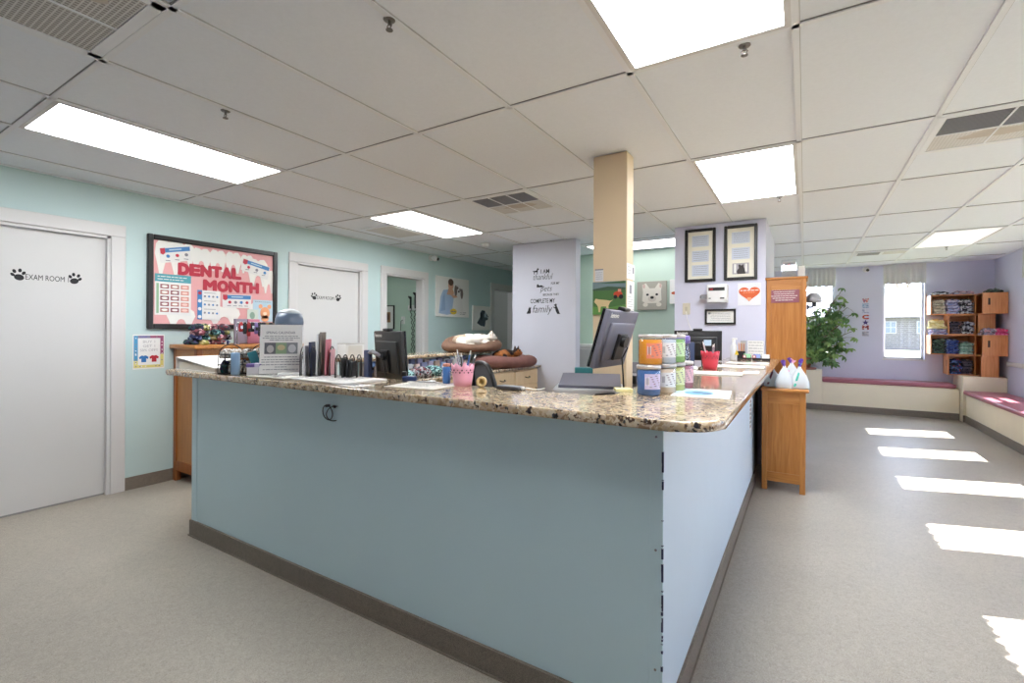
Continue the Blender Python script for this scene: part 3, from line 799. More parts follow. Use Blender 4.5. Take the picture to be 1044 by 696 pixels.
# chart with fifteen small photos
b = MB(); x0, z0 = bl(1.80, 1.415); x1, z1 = bl(2.075, 1.762)
b.rect(x0, x1, z0, z1, -0.0135, M['paper']); b.rect(x0, x1, z1-0.066, z1, -0.0145, TEALP)
b.scribble(x0+0.02, x1-0.03, z1-0.022, 0.010, -0.0156, M['paper'], 1); b.scribble(x0+0.02, x1-0.06, z1-0.045, 0.010, -0.0156, M['paper'], 2)
b.rect(x0+0.012, x0+0.03, z0+0.015, z1-0.08, -0.0145, P('print_green', 150, 186, 150))
for i in range(5):
    for j in range(3):
        xa = x0+0.04+j*0.077; za = z1-0.122-i*0.05; w = 0.064
        col = P('gum_photo_%d' % ((i+j) % 3), *((150, 90, 96), (176, 116, 112), (136, 76, 86))[(i+j) % 3]) if j < 2 else P('gum_outline', 216, 150, 140)
        b.rect(xa, xa+w, za, za+0.036, -0.0145, col)
        b.ell(xa+w/2, za+0.018, w*0.36, 0.010, -0.0153, TEETH if j < 2 else P('skin_pink', 240, 206, 196))
b.build('photo_chart', t)
def leaflet(pts, stripe, dots, seed, name='leaflet', tab=ORANGE):
    b = MB(); P4 = [bl(*p) for p in pts]          # tl, tr, br, bl
    def q(u, v):
        a = Vector(P4[0])*(1-u)*(1-v)+Vector(P4[1])*u*(1-v)+Vector(P4[2])*u*v+Vector(P4[3])*(1-u)*v
        return (a.x, a.y)
    b.prism([q(0, 0), q(1, 0), q(1, 1), q(0, 1)], -0.0165, -0.0155, M['paper'])
    if stripe == 'top':
        b.prism([q(0.03, 0.04), q(.98, 0.04), q(.98, .33), q(0.03, .33)], -0.0175, -0.0165, BLUE)
        b.prism([q(0.02, 0.02), q(.17, 0.02), q(.17, .36), q(.10, .46), q(0.02, .36)], -0.0182, -0.0175, RED)
        b.prism([q(.3, .14), q(.7, .14), q(.7, .22), q(.3, .22)], -0.0182, -0.0175, LBLUE)
        for k in range(dots):
            x, z = q(.25+.6*k/max(1, dots-1), .58); b.ell(x, z, .014, .014, -0.0165, (BLUE, RED, M['inkg'])[(k+seed) % 3])
            x, z = q(.16+.6*k/max(1, dots-1), .84); b.rect(x, x+.035, z-.003, z+.003, -0.0165, M['inkg'])
    else:
        b.prism([q(0, 0), q(.2, 0), q(.2, 1), q(0, 1)], -0.0175, -0.0165, BLUE)
        for k in range(4):
            x, z = q(.1, .1+.27*k); b.ell(x, z, .015, .015, -0.0175, RED if k == 0 else M['paper'])
        for i in range(3):
            for j in range(4):
                x, z = q(.32+.18*j, .2+.28*i); b.ell(x, z, .009, .009, -0.0165, BLUE if (i+j) % 2 else M['inkg'])
            x, z = q(.28, .08+.28*i); b.rect(x, x+.1, z-.002, z+.002, -0.0165, M['inkg'])
    b.build(name, t)
leaflet([(1.83, 1.975), (2.066, 2.028), (2.075, 1.90), (1.842, 1.85)], 'top', 3, 0)
leaflet([(2.53, 1.981), (2.80, 1.926), (2.775, 1.80), (2.505, 1.87)], 'top', 3, 1)
leaflet([(2.126, 1.646), (2.322, 1.646), (2.318, 1.374), (2.126, 1.385)], 'side', 4, 2)
leaflet([(2.336, 1.622), (2.612, 1.630), (2.606, 1.501), (2.342, 1.498)], 'top', 4, 1)
b = MB(); x0, z0 = bl(2.628, 1.375); x1, z1 = bl(2.83, 1.588)
b.rect(x0, x1, z0, z1, -0.0155, LBLUE); b.ell((x0+x1)/2+.02, z0+0.085, .05, .06, -0.0165, P('peach_print', 238, 168, 122))
for s in (-1, 1): b.ell((x0+x1)/2+.02+s*.045, z0+0.15, .02, .022, -0.0165, P('peach_print', 238, 168, 122))
b.ell((x0+x1)/2+.02, z0+0.03, .04, .03, -0.0165, P('peach_print', 238, 168, 122)); b.ell((x0+x1)/2+.02, z0+0.08, .02, .016, -0.0172, P('cream_print', 250, 224, 196))
b.scribble(x0+.02, x1-.02, z1-.018, .008, -0.0165, M['inkg'], 4); b.build('leaflet', t)
b = MB(); x0, z0 = bl(2.57, 1.372); b.rect(x0, x0+.11, z0, z0+.12, -0.0185, P('sage_print', 206, 216, 206)); b.ell(x0+.05, z0+.06, .025, .035, -0.0193, P('sage_dark', 140, 168, 150)); b.build('leaflet', t)

# ---------------- sale flyer below the board
t = thing('sale_sign', 'small flyer with patterned border and two shirts below the dental board', 'flyer', (XL, 1.655, 0.965), LEFT)
b = MB(); b.rect(0, .222, 0, .285, -0.0015, M['paper']); b.build('flyer_sheet', t)
b = MB(); y = -0.0024
b.rect(.006, .034, .07, .275, y, P('border_blue', 78, 152, 196)); b.rect(.034, .12, .255, .275, y, P('border_violet', 120, 112, 160)); b.rect(.12, .216, .255, .275, y, P('border_rose', 156, 84, 118))
b.rect(.192, .216, .12, .255, y, P('border_rose', 156, 84, 118)); b.rect(.192, .216, .012, .12, y, P('border_yellow', 222, 212, 128)); b.rect(.006, .192, .012, .034, y, P('border_yellow', 222, 212, 128)); b.rect(.006, .034, .034, .07, y, P('border_yellow', 222, 212, 128))
r = random.Random(9)
for k in range(34):
    u = r.random(); s = r.choice('lrtb')
    x, z = {'l': (.02, .02+.25*u), 'r': (.204, .02+.25*u), 't': (.02+.18*u, .265), 'b': (.02+.18*u, .023)}[s]
    b.ell(x, z, .006, .004, y-.001, M['paper'] if k % 2 else M['inkg'], n=8, rot=r.uniform(0, 3))
b.build('patterned_border', t)
b = MB()
for s, z, w in (('BUY 1', .215, .085), ('GET 1', .18, .085), ('50% OFF!!', .145, .125)): b.text(s, .112, z, .03, -0.0018, P('pale_grey_ink', 176, 172, 176), 'c', width=w)
b.build('lettering', t)
for x, m in ((.075, P('shirt_blue', 44, 112, 178)), (.148, P('shirt_red', 190, 36, 50))):
    b = MB(); b.prism([(x+p*.028, .085+q*.028) for p, q in ((-.6, -1), (.6, -1), (.6, .1), (1.0, -.1), (1.2, .45), (.6, .95), (.25, .95), (0, .8), (-.25, .95), (-.6, .95), (-1.2, .45), (-1.0, -.1), (-.6, .1))], -0.0030, -0.0020, m); b.build('shirt_print', t)

# ---------------- poster of a child and a dog, dog head canvas
t = thing('wall_poster', 'large white poster of a child hugging a dog on the teal wall', 'poster', (XL, 5.34, 1.50), LEFT)
b = MB(); b.box(0, .80, -0.022, 0, 0, .605, M['paper'], bev=.003, seg=1, smooth=False); b.build('poster_board', t)
b = MB(); y = -0.0225; SK = P('print_skin', 214, 168, 142); BL = P('print_towel', 168, 190, 218); HR = P('print_hair', 92, 70, 58); WD = P('print_white_fur', 226, 224, 222); GD = P('print_grey_fur', 118, 106, 100)
b.prism([(.06, .05), (.10, .30), (.16, .40), (.30, .42), (.40, .38), (.44, .06), (.25, .03)], y-.001, y, BL)
b.prism([(.10, .08), (.15, .30), (.19, .36), (.21, .10)], y-.0018, y-.001, P('towel_fold', 146, 170, 204))
b.prism([(.24, .34), (.36, .33), (.42, .36), (.39, .42), (.28, .43)], y-.0018, y-.001, SK)
b.ell(.335, .485, .062, .085, y-.0018, SK); b.ell(.335, .530, .064, .052, y-.0026, HR)
b.prism([(.36, .05), (.42, .36), (.60, .34), (.66, .05)], y-.0018, y-.001, WD); b.ell(.52, .42, .085, .09, y-.0026, WD)
b.ell(.455, .41, .035, .085, y-.0034, GD); b.ell(.605, .37, .034, .08, y-.0034, GD); b.ell(.50, .455, .02, .022, y-.0042, GD); b.ell(.56, .43, .02, .022, y-.0042, GD); b.ell(.53, .40, .02, .016, y-.0042, M['ink'])
b.prism([(.34, .33), (.45, .35), (.50, .31), (.40, .29)], y-.0034, y-.0026, SK)
b.build('picture_print', t)
b = MB(); b.ell(.40, .085, .08, .045, y-.0036, P('badge_yellow', 232, 200, 60)); b.scribble(.345, .455, .085, .018, y-.0046, P('badge_blue', 90, 110, 160), 5); b.scribble(.56, .72, .075, .016, y-.0012, M['inkg'], 6); b.scribble(.56, .70, .05, .016, y-.0012, M['inkg'], 7); b.build('print_badge', t)
t = thing('wall_canvas', 'white canvas with a dark grey dog head profile near the dark doorway', 'canvas', (XL, 6.25, 1.30), LEFT)
b = MB(); b.box(0, .50, -0.022, 0, 0, .405, M['paper'], bev=.003, seg=1, smooth=False); b.build('canvas_panel', t)
b = MB(); b.prism([(.11, .12), (.20, .22), (.20, .29), (.25, .335), (.33, .33), (.37, .285), (.41, .26), (.43, .21), (.42, .175), (.36, .165), (.35, .12), (.33, .06), (.21, .075)], -.024, -.022, P('dog_slate', 70, 82, 92))
b.prism([(.21, .28), (.25, .30), (.27, .22), (.24, .15), (.205, .20)], -.025, -.024, P('dog_dark', 40, 46, 54)); b.ell(.345, .26, .03, .045, -.0242, P('dog_light', 170, 182, 194)); b.ell(.40, .225, .02, .015, -.0242, P('dog_light', 170, 182, 194)); b.ell(.42, .235, .013, .012, -.0250, M['ink']); b.ell(.315, .285, .008, .008, -.0252, M['ink']); b.build('dog_print', t)

# ---------------- exam room behind the open doorway: framed print, wall-mounted scopes, table
t = thing('picture_frame', 'black-framed print on the mint wall of the exam room', 'picture', (-6.42, 6.0, 1.31))
b = MB(); b.box(0, .30, -.025, 0, 0, .42, M['blackframe'], bev=.004, seg=1, smooth=False); b.build('frame_border', t)
b = MB(); b.rect(.018, .282, .018, .402, -.0255, M['paper']); b.rect(.08, .22, .12, .30, -.0265, P('sepia', 150, 112, 82)); b.ell(.15, .22, .04, .06, -.0275, P('sepia_dark', 96, 70, 56)); b.build('print_sheet', t)
t = thing('diagnostic_wall_set', 'white wall-mounted diagnostic scopes with hanging black coiled cords in the exam room', 'scope', (-5.62, 6.0, 1.30))
b = MB(); b.box(-.15, .17, -.05, 0, .33, .42, M['white'], bev=.012, seg=2); b.build('wall_station', t)
for x, h in ((-.06, .10), (.05, .16), (.13, .12)):
    b = MB(); b.cyl((x, -.07, .36), (x, -.07, .44+h), .017, M['black']); b.cyl((x, -.075, .44+h), (x, -.12, .46+h), .026, M['black'], .014)
    b.build('scope_handle', t)
    b = MB(); pts = []
    for k in range(70): pts.append((x+.012*math.cos(k*.9)+.04*math.sin(k/69*PI)*(1 if x < 0 else -1), -.07+.012*math.sin(k*.9), .36-.9*k/69))
    b.tube(pts, .006, M['black'], 5); b.build('coiled_cord', t)
b = MB(); b.box(-.33, -.25, -.02, 0, .10, .23, M['white'], bev=.006); b.tube([(-.29, -.02, .17), (-.29, -.06, .15), (-.31, -.06, -.1), (-.28, -.06, -.35), (-.22, -.06, -.42)], .006, M['black'], 6); b.build('outlet_plug', t)
t = thing('exam_table', 'green-topped exam table in the exam room behind the doorway', 'table', (-5.6, 5.62, 0))
b = MB(); b.box(-.5, .55, -.27, .27, .84, .90, P('table_green', 120, 140, 112), bev=.015); b.build('tabletop', t)
for x in (-.42, .47):
    for y in (-.2, .2): b = MB(); b.cyl((x, y, 0), (x, y, .84), .022, M['steel']); b.build('leg', t)

# ---------------- lettering decal on the grey column wall
def qx(u): return -2.914+(u-544)*0.01380
def qz(v): return 2.1-(v-272)*0.01248
t = thing('wall_quote_decal', 'black lettering about thankful pets and family on the grey column wall', 'wall lettering', (-2.78, 5.23, 1.5))
def line(s, u0, u1, v, h, off=0.0, sh=0.0):
    b = MB(); b.text(s, qx((u0+u1)/2)+2.78, qz(v)-1.5, h, -0.0005, M['ink'], 'c', offset=off, shear=sh, width=(u1-u0)*.0138); b.build('lettering', t)
line('I AM', 551.6, 560.2, 279.2, .075, .01); line('thankful', 543.8, 563.6, 285.3, .105, -.008, .25); line('FOR MY', 562, 570.4, 290.7, .042, .012); line('pets', 551, 563, 297, .10, -.008, .25)
line('BECAUSE THEY', 554, 570, 301.6, .038, .012); line('COMPLETE MY', 541, 566, 308.6, .075, .012); line('family', 543.4, 563.4, 318.2, .135, -.006, .25)
def sil(pts, u, v, su, name):
    b = MB(); b.prism([(qx(u+p*su)+2.78, qz(v-q*su)-1.5) for p, q in pts], -0.0013, -0.0005, M['ink']); b.build(name, t)
sil([(0, .45), (.05, .62), (.16, .58), (.62, .62), (.72, .92), (.80, 1.02), (.86, .95), (1.02, .86), (1.0, .76), (.86, .72), (.80, .45), (.78, 0), (.70, 0), (.68, .34), (.60, .36), (.34, .38), (.30, 0), (.22, 0), (.20, .34), (.12, .5)], 543.2, 279.9, 6.4, 'dog_silhouette')
sil([(0, 0), (.02, .30), (.06, .42), (.10, .34), (.16, .36), (.20, .44), (.24, .30), (.34, .22), (.62, .26), (.78, .14), (1.0, .06), (1.0, .0)], 547.4, 292.9, 8.0, 'cat_silhouette')
sil([(.05, 0), (.0, .12), (.12, .3), (.3, .62), (.36, .95), (.48, 1.1), (.52, 1.3), (.62, 1.15), (.74, 1.15), (.84, 1.3), (.86, 1.1), (.8, .8), (.86, .4), (.8, .05), (.5, .0)], 536.9, 319.2, 5.4, 'cat_silhouette')
sil([(1.0, 0), (1.2, -.02), (1.05, .1), (.95, .4), (.8, .8), (.62, 1.15), (.62, 1.42), (.5, 1.5), (.42, 1.4), (.22, 1.32), (.26, 1.2), (.42, 1.16), (.40, .98), (.12, 1.06), (.1, .98), (.42, .78), (.5, .4), (.66, .12), (.7, 0)], 563.4, 319.9, 6.9, 'dog_silhouette')

# ---------------- lavender wall: two tall frames, certificate, clock unit, heart print, switch plate
LY = 5.23
def tall_frame(x, lab, last):
    t = thing('picture_frame', lab, 'picture', (x, LY, 1.813), 0, 'tall black frames on the lavender wall')
    b = MB(); w, h, f = .30, .548, .028
    b.box(0, f, -.03, 0, 0, h, M['blackframe'], bev=.005, seg=1, smooth=False); b.box(w-f, w, -.03, 0, 0, h, M['blackframe'], bev=.005, seg=1, smooth=False)
    b.box(f, w-f, -.03, 0, 0, f, M['blackframe'], bev=.005, seg=1, smooth=False); b.box(f, w-f, -.03, 0, h-f, h, M['blackframe'], bev=.005, seg=1, smooth=False); b.build('frame_border', t)
    b = MB(); b.rect(f, w-f, f, h-f, -.008, P('mat_board', 232, 228, 214)); b.build('mat_board', t)
    for k, z in enumerate((.365, .207, .06)):
        b = MB()
        if k == 2 and last:
            b.rect(.075, .225, z, z+.108, -.009, P('photo_grey', 168, 164, 170)); b.rect(.09, .11, z+.01, z+.10, -.0098, M['paper']); b.rect(.19, .21, z+.02, z+.10, -.0098, M['paper'])
            b.prism([(.12, z), (.115, z+.03), (.135, z+.06), (.13, z+.085), (.14, z+.098), (.15, z+.085), (.165, z+.085), (.175, z+.098), (.178, z+.07), (.19, z+.035), (.195, z)], -.0108, -.0098, P('cat_print', 58, 52, 52))
            b.build('cat_photo', t)
        else:
            b.rect(.068, .232, z, z+.115, -.009, P('certificate_blue', 198, 206, 222))
            for q in range(5): b.scribble(.085, .215, z+.098-q*.02, .006, -.0098, M['inkg'], q+k)
            b.build('certificate', t)
tall_frame(-1.078, 'left one of two tall black frames, with three pale certificates', False)
tall_frame(-.698, 'right one of two tall black frames, with a cat photo at its foot', True)
t = thing('picture_frame', 'small landscape black frame with a certificate below the clock unit', 'picture', (-.877, LY, 1.370))
b = MB(); w, h, f = .288, .155, .018
b.box(0, f, -.025, 0, 0, h, M['blackframe']); b.box(w-f, w, -.025, 0, 0, h, M['blackframe']); b.box(f, w-f, -.025, 0, 0, f, M['blackframe']); b.box(f, w-f, -.025, 0, h-f, h, M['blackframe']); b.build('frame_border', t)
b = MB(); b.rect(f, w-f, f, h-f, -.006, M['paper']); b.rect(.03, .05, .105, .122, -.007, M['inkg'])
for k in range(5): b.scribble(.05+.01*(k % 2), .24, .112-k*.017, .005, -.007, M['inkg'], k)
b.build('certificate', t)
t = thing('time_clock', 'boxy white time clock with dark display strip on the lavender wall', 'clock', (-.755, LY, 1.60))
b = MB(); b.box(-.09, .10, -.13, 0, -.012, .17, P('clock_white', 226, 226, 228), bev=.012, seg=2); b.build('clock_case', t)
b = MB(); b.rect(-.072, .078, .105, .138, -.1302, M['black'], .003); b.rect(-.06, -.03, .112, .13, -.1335, P('display_red', 150, 30, 44)); b.build('display_strip', t)
b = MB(); b.box(-.15, -.085, -.10, -.05, .028, .072, M['grey'], bev=.004); b.cyl((-.16, -.075, .05), (-.15, -.075, .05), .016, M['dkgrey']); b.build('side_latch', t)
b = MB(); b.rect(-.07, -.05, .025, .034, -.1302, M['dkgrey']); b.rect(.035, .075, .022, .036, -.1302, M['dkgrey']); b.box(-.08, .09, -.128, -.09, -.02, -.012, M['grey']); b.build('buttons', t)
t = thing('heart_art_print', 'white card with a big orange heart on the lavender wall', 'print', (-.572, LY, 1.558))
b = MB(); b.box(0, .205, -.006, 0, 0, .222, P('white_card', 222, 224, 230)); b.build('card_sheet', t)
b = MB(); hp = []
for k in range(40):
    a = 2*PI*k/40; hx = 16*math.sin(a)**3; hz = 13*math.cos(a)-5*math.cos(2*a)-2*math.cos(3*a)-math.cos(4*a); hp.append((.103+hx*.0059, .120+hz*.0050))
b.prism(hp, -.0075, -.006, P('heart_orange', 206, 92, 44)); b.build('heart_shape', t)
b = MB(); b.scribble(.022, .185, .148, .011, -.0076, M['paper'], 3); b.scribble(.05, .155, .128, .009, -.0076, P('heart_light', 232, 160, 120), 4); b.rect(.086, .12, .05, .078, -.0076, P('heart_light', 244, 200, 170)); b.build('lettering', t)
t = thing('switch_plate', 'beige wall plate with a hanging cable on the lavender wall', 'wall plate', (-1.065, LY, 1.535))
b = MB(); b.box(-.038, .038, -.008, 0, -.06, .06, P('plate_beige', 206, 200, 184), bev=.003, seg=1, smooth=False); b.box(-.012, .012, -.012, -.008, -.02, .02, P('plate_dark', 186, 180, 164)); b.build('plate', t)
b = MB(); b.tube([(0, -.01, -.03), (.01, -.03, -.08), (.03, -.03, -.16), (.075, -.03, -.26), (.085, -.03, -.42)], .003, M['white'], 6); b.build('cable', t)

# ---------------- green room wall canvases, white cabinet top
t = thing('wall_canvas', 'grey canvas with a pale bulldog face on the green wall', 'canvas', (-1.955, 6.45, 1.585))
b = MB(); b.box(0, .395, -.03, 0, 0, .385, P('canvas_grey', 172, 168, 156), bev=.003, seg=1, smooth=False); b.build('canvas_panel', t)
b = MB(); y = -.0302; FW = P('bulldog_cream', 224, 218, 206)
b.prism([(.07, .12), (.08, .24), (.07, .34), (.12, .36), (.17, .29), (.24, .29), (.29, .36), (.335, .33), (.32, .25), (.33, .13), (.28, .09), (.12, .09)], y-.001, y, FW)
b.ell(.095, .32, .016, .03, y-.0018, P('ear_pink', 206, 178, 168)); b.ell(.315, .32, .014, .03, y-.0018, P('ear_pink', 206, 178, 168))
b.ell(.205, .15, .055, .042, y-.0018, P('muzzle', 206, 198, 186)); b.ell(.205, .165, .024, .018, y-.0026, M['ink'])
for s in (-1, 1): b.ell(.205+s*.062, .205, .018, .015, y-.0018, M['ink']); b.ell(.205+s*.09, .07, .035, .028, y-.0018, FW)
b.build('bulldog_print', t)
t = thing('wall_canvas', 'white canvas with a small red print at the edge of the green wall', 'canvas', (-1.52, 6.45, 1.66))
b = MB(); b.box(0, .32, -.03, 0, 0, .32, M['paper'], bev=.003, seg=1, smooth=False); b.build('canvas_panel', t)
b = MB(); b.ell(.07, .14, .05, .02, -.0302, P('print_rust', 196, 92, 58)); b.ell(.10, .16, .02, .02, -.031, P('print_brown', 120, 60, 46)); b.build('red_print', t)
t = thing('storage_cabinet', 'low white cabinet against the green wall behind the quote wall', 'cabinet', (-2.72, 6.2, 0))
b = MB(); b.box(-.33, .40, -.22, .24, 0, 1.08, M['white_trim']); b.build('cabinet_body', t)
b = MB(); b.box(-.35, .42, -.24, .24, 1.08, 1.115, M['white'], bev=.006); b.build('cabinet_top', t)
for x0 in (-.32, .045): b = MB(); b.box(x0, x0+.345, -.238, -.221, .06, 1.05, P('cabinet_grey', 190, 190, 190), bev=.003, seg=1, smooth=False); d = b.build('cabinet_door', t); h = MB(); h.cyl((x0+.30, -.25, .6), (x0+.30, -.25, .7), .006, M['steel']); h.build('pull_handle', d)

# ---------------- things on the post
t = thing('pasture_picture', 'picture of a dog in a green pasture with a red tractor on the beige post', 'picture', (-1.145, 2.84, 1.40))
b = MB(); b.box(0, .212, -.012, 0, 0, .205, P('pasture_green', 70, 108, 58)); b.build('picture_panel', t)
b = MB(); y = -.0122; b.rect(0, .212, .150, .205, y, P('hill_grey', 110, 128, 134)); b.prism([(0, .16), (.10, .175), (.212, .165), (.212, .15), (0, .15)], y-.0018, y-.0008, P('hill_dark', 60, 84, 62)); b.prism([(.1, .2), (.212, .205), (.212, .19), (.03, .195)], y-.0018, y-.0008, P('tree_green', 54, 92, 50))
b.prism([(0, .0), (.212, .0), (.212, .06), (.12, .045), (0, .05)], y-.0016, y-.0008, P('grass_bright', 92, 140, 66))
DG = P('dog_gold', 206, 184, 138)
b.prism([(.01, .08), (.02, .10), (.045, .095), (.09, .09), (.115, .085), (.135, .09), (.115, .075), (.105, .055), (.105, .02), (.095, .02), (.09, .05), (.055, .05), (.05, .015), (.04, .015), (.036, .05), (.025, .065)], y-.003, y-.0018, DG)
b.ell(.165, .125, .028, .018, y-.0016, P('tractor_red', 196, 72, 44)); b.ell(.150, .108, .012, .012, y-.0024, M['ink']); b.ell(.185, .108, .014, .014, y-.0024, M['ink']); b.rect(.165, .185, .138, .155, y-.0016, P('tractor_seat', 214, 150, 130)); b.build('picture_print', t)
t = thing('note', 'small white note on the beige post above the pasture picture', 'note', (-1.135, 2.84, 1.61))
b = MB(); b.rect(0, .055, 0, .075, -.0005, P('note_grey', 206, 204, 208)); b.build('note_sheet', t)
b = MB(); b.rect(0, .055, .07, .078, -.0016, M['inkg'])
for k in range(4): b.scribble(.006, .05, .055-.013*k, .004, -.0014, M['inkg'], k)
b.build('print_lines', t)
t = thing('notice_sign', 'long white notice hanging on the side of the beige post', 'notice', (-.930, 2.86, 1.36), PI/2)
b = MB(); b.rect(-.012, .125, 0, .25, -.0005, M['paper']); b.rect(-.025, .13, .26, .355, -.002, M['paper']); b.build('sheet', t)
b = MB(); b.rect(.03, .075, .17, .225, -.0015, M['inkg'])
for k in range(9): b.scribble(.0, .11, .15-.015*k, .005, -.0014, M['inkg'], k)
for k in range(3): b.scribble(-.01, .05, .335-.02*k, .006, -.003, M['inkg'], k+20)
b.rect(.085, .115, .30, .34, -.003, M['inkg']); b.build('print_lines', t)

# ---------------- hanging WELCOME letters on the far wall (star in place of the O)
t = thing('welcome_letters', 'vertical hanging string of patterned letters on the far wall', 'wall letters', (.862, YF, 1.22))
pats = [[(200, 120, 120), (120, 110, 150), (224, 190, 180)], [(150, 176, 206), (190, 206, 222), (120, 140, 180)], [(160, 168, 200), (206, 212, 226)], [(176, 52, 58), (206, 150, 96), (140, 36, 48)], [(60, 56, 120), (92, 70, 130)], [(150, 60, 70), (206, 160, 150), (96, 52, 70)], [(150, 152, 172), (186, 176, 186)]]
zz = [.575, .49, .40, .30, .205, .125, .02]
for k, c in enumerate('WELC*ME'):
    m = patch_mat('letter_print', [S(*q) for q in pats[k]], 70, 0.7); b = MB()
    if c == '*': b.prism([((.047 if i % 2 == 0 else .02)*math.sin(i*PI/5), .035+(.047 if i % 2 == 0 else .02)*math.cos(i*PI/5)) for i in range(10)], -.008, -.002, m)
    else: [b.text(c, .007*math.cos(q_*PI/3), .006*math.sin(q_*PI/3), .092, -.002-.0002*q_, m, 'c', th=.006, width=.078) for q_ in range(6)]
    b.build('star' if c == '*' else 'letter', t, (0, 0, zz[k]))
b = MB(); b.tube([(0, -.002, .0), (0, -.002, .66)], .0015, M['white'], 4); b.build('cord', t)
# ================================================================== left oak hutch with bandanas and collars
t = thing('oak_hutch', 'honey oak hutch against the teal wall under the dental board, piled with bandanas', 'hutch', (-4.40, 2.34, 0))
X0, X1, Y0, Y1 = -0.215, 0.185, -0.40, 0.52
b = MB()
for x in (X0, X1-0.045):
    for y in (Y0, Y1-0.045): b.box(x, x+0.045, y, y+0.045, 0, 1.13, M['oak_d'], bev=.003, seg=1, smooth=False)
b.build('corner_posts', t)
b = MB(); b.box(X0+.045, X1-.045, Y0+.012, Y0+.024, .16, 1.02, M['oak'])
b.box(X0+.045, X1-.045, Y0+.003, Y0+.03, .09, .17, M['oak_d']); b.box(X0+.045, X1-.045, Y0+.003, Y0+.03, 1.02, 1.13, M['oak_h']); b.build('side_panel', t)
b = MB(); b.box(X0, X1, Y1-.03, Y1-.01, .09, 1.13, M['oak']); b.build('side_panel', t)
b = MB(); b.box(X0, X0+.015, Y0+.045, Y1-.045, .1, 1.13, M['oak_d']); b.build('back_panel', t)
for z in (.12, .48, .80):
    b = MB(); b.box(X0+.02, X1-.02, Y0+.045, Y1-.045, z, z+.02, M['oak_h']); b.build('shelf', t)
b = MB(); b.box(X1-.03, X1-.005, Y0+.045, Y1-.045, 1.04, 1.13, M['oak_h']); b.build('front_rail', t)
b = MB(); b.box(X0-.01, X1+.03, Y0-.03, Y1+.03, 1.13, 1.165, M['oak_h'], bev=.008, seg=2); b.build('top_board', t)
for k, (y, c, lab) in enumerate(((2.08, (140, 156, 190), 'blue grey binder standing inside the oak hutch'), (2.2, (70, 104, 70), 'green binder standing inside the oak hutch'))):
    b = MB(); b.box(-.12, .12, -.03, .03, 0, .19, P('binder_%d' % k, *c), bev=.004, seg=1, smooth=False); single(b, 'binder', lab, 'binder', (-4.33, y+.02, .8205))

# folded and crumpled bandanas on the hutch top
def cloth_lump(seed, rx, ry, rz, m):
    r = random.Random(seed); bm = bmesh.new(); bmesh.ops.create_icosphere(bm, subdivisions=3, radius=1)
    off = Vector((seed*1.7, seed*.9, 0))
    for v in bm.verts:
        p = v.co.copy(); n = noise.noise(p*1.6+off)*.28+noise.noise(p*4+off)*.14
        s = 1+n
        q = Vector((p.x*rx*s, p.y*ry*s, p.z*rz*s))
        v.co = Vector((q.x, q.y, max(q.z, -rz*.55)+rz*.55))
    b = MB(); b.addbm(bm, m, True); return b
BAND = [[(40, 60, 64), (30, 90, 90), (60, 50, 90), (30, 30, 40)], [(44, 50, 96), (120, 130, 160), (30, 30, 60)], [(130, 70, 80), (190, 150, 150), (70, 40, 50)], [(150, 150, 80), (60, 80, 60), (210, 200, 150)], [(60, 110, 110), (150, 190, 190), (30, 50, 60)], [(60, 60, 70), (170, 170, 176), (120, 60, 70)], [(190, 120, 130), (220, 210, 210), (90, 60, 90)]]
bm_ = [patch_mat('bandana_%d' % k, [S(*c) for c in cs], 55, .9) for k, cs in enumerate(BAND)]
BL_ = ['dark teal', 'navy', 'rose', 'olive', 'turquoise', 'charcoal', 'pink']
r = random.Random(5); k = 0
for row, (z, n, rz) in enumerate(((1.1655, 7, .026), (1.205, 7, .028), (1.245, 6, .03), (1.285, 5, .03))):
    for i in range(n):
        y = 1.965+i*.047+row*.012; c = (k*3+row) % 7
        b = cloth_lump(20+k, .09, .033, rz*1.25, bm_[c])
        single(b, 'bandana', '%s printed bandana in the jumbled pile on top of the oak hutch' % BL_[c], 'bandana', (-4.36+.05*math.sin(k*1.9), y, z), r.uniform(-.4, .4), 'bandanas on the oak hutch')
        k += 1
# small card boxes standing behind the collars
for k, (y, c, lab) in enumerate(((2.36, (150, 138, 156), 'mauve card pack standing behind the collars on the hutch'), (2.475, (206, 128, 150), 'pink card pack standing behind the collars on the hutch'))):
    t = thing('card_pack', lab, 'card pack', (-4.34, y, 1.1655), LEFT)
    b = MB(); b.box(-.055, .055, -.012, .012, 0, .225, P('pack_%d' % k, *c), bev=.002, seg=1, smooth=False); b.build('pack_body', t)
    b = MB(); b.scribble(-.04, .04, .195, .012, -.0122, M['paper'], k); b.scribble(-.03, .03, .135, .008, -.0122, M['paper'], k+5); b.build('print_lines', t)
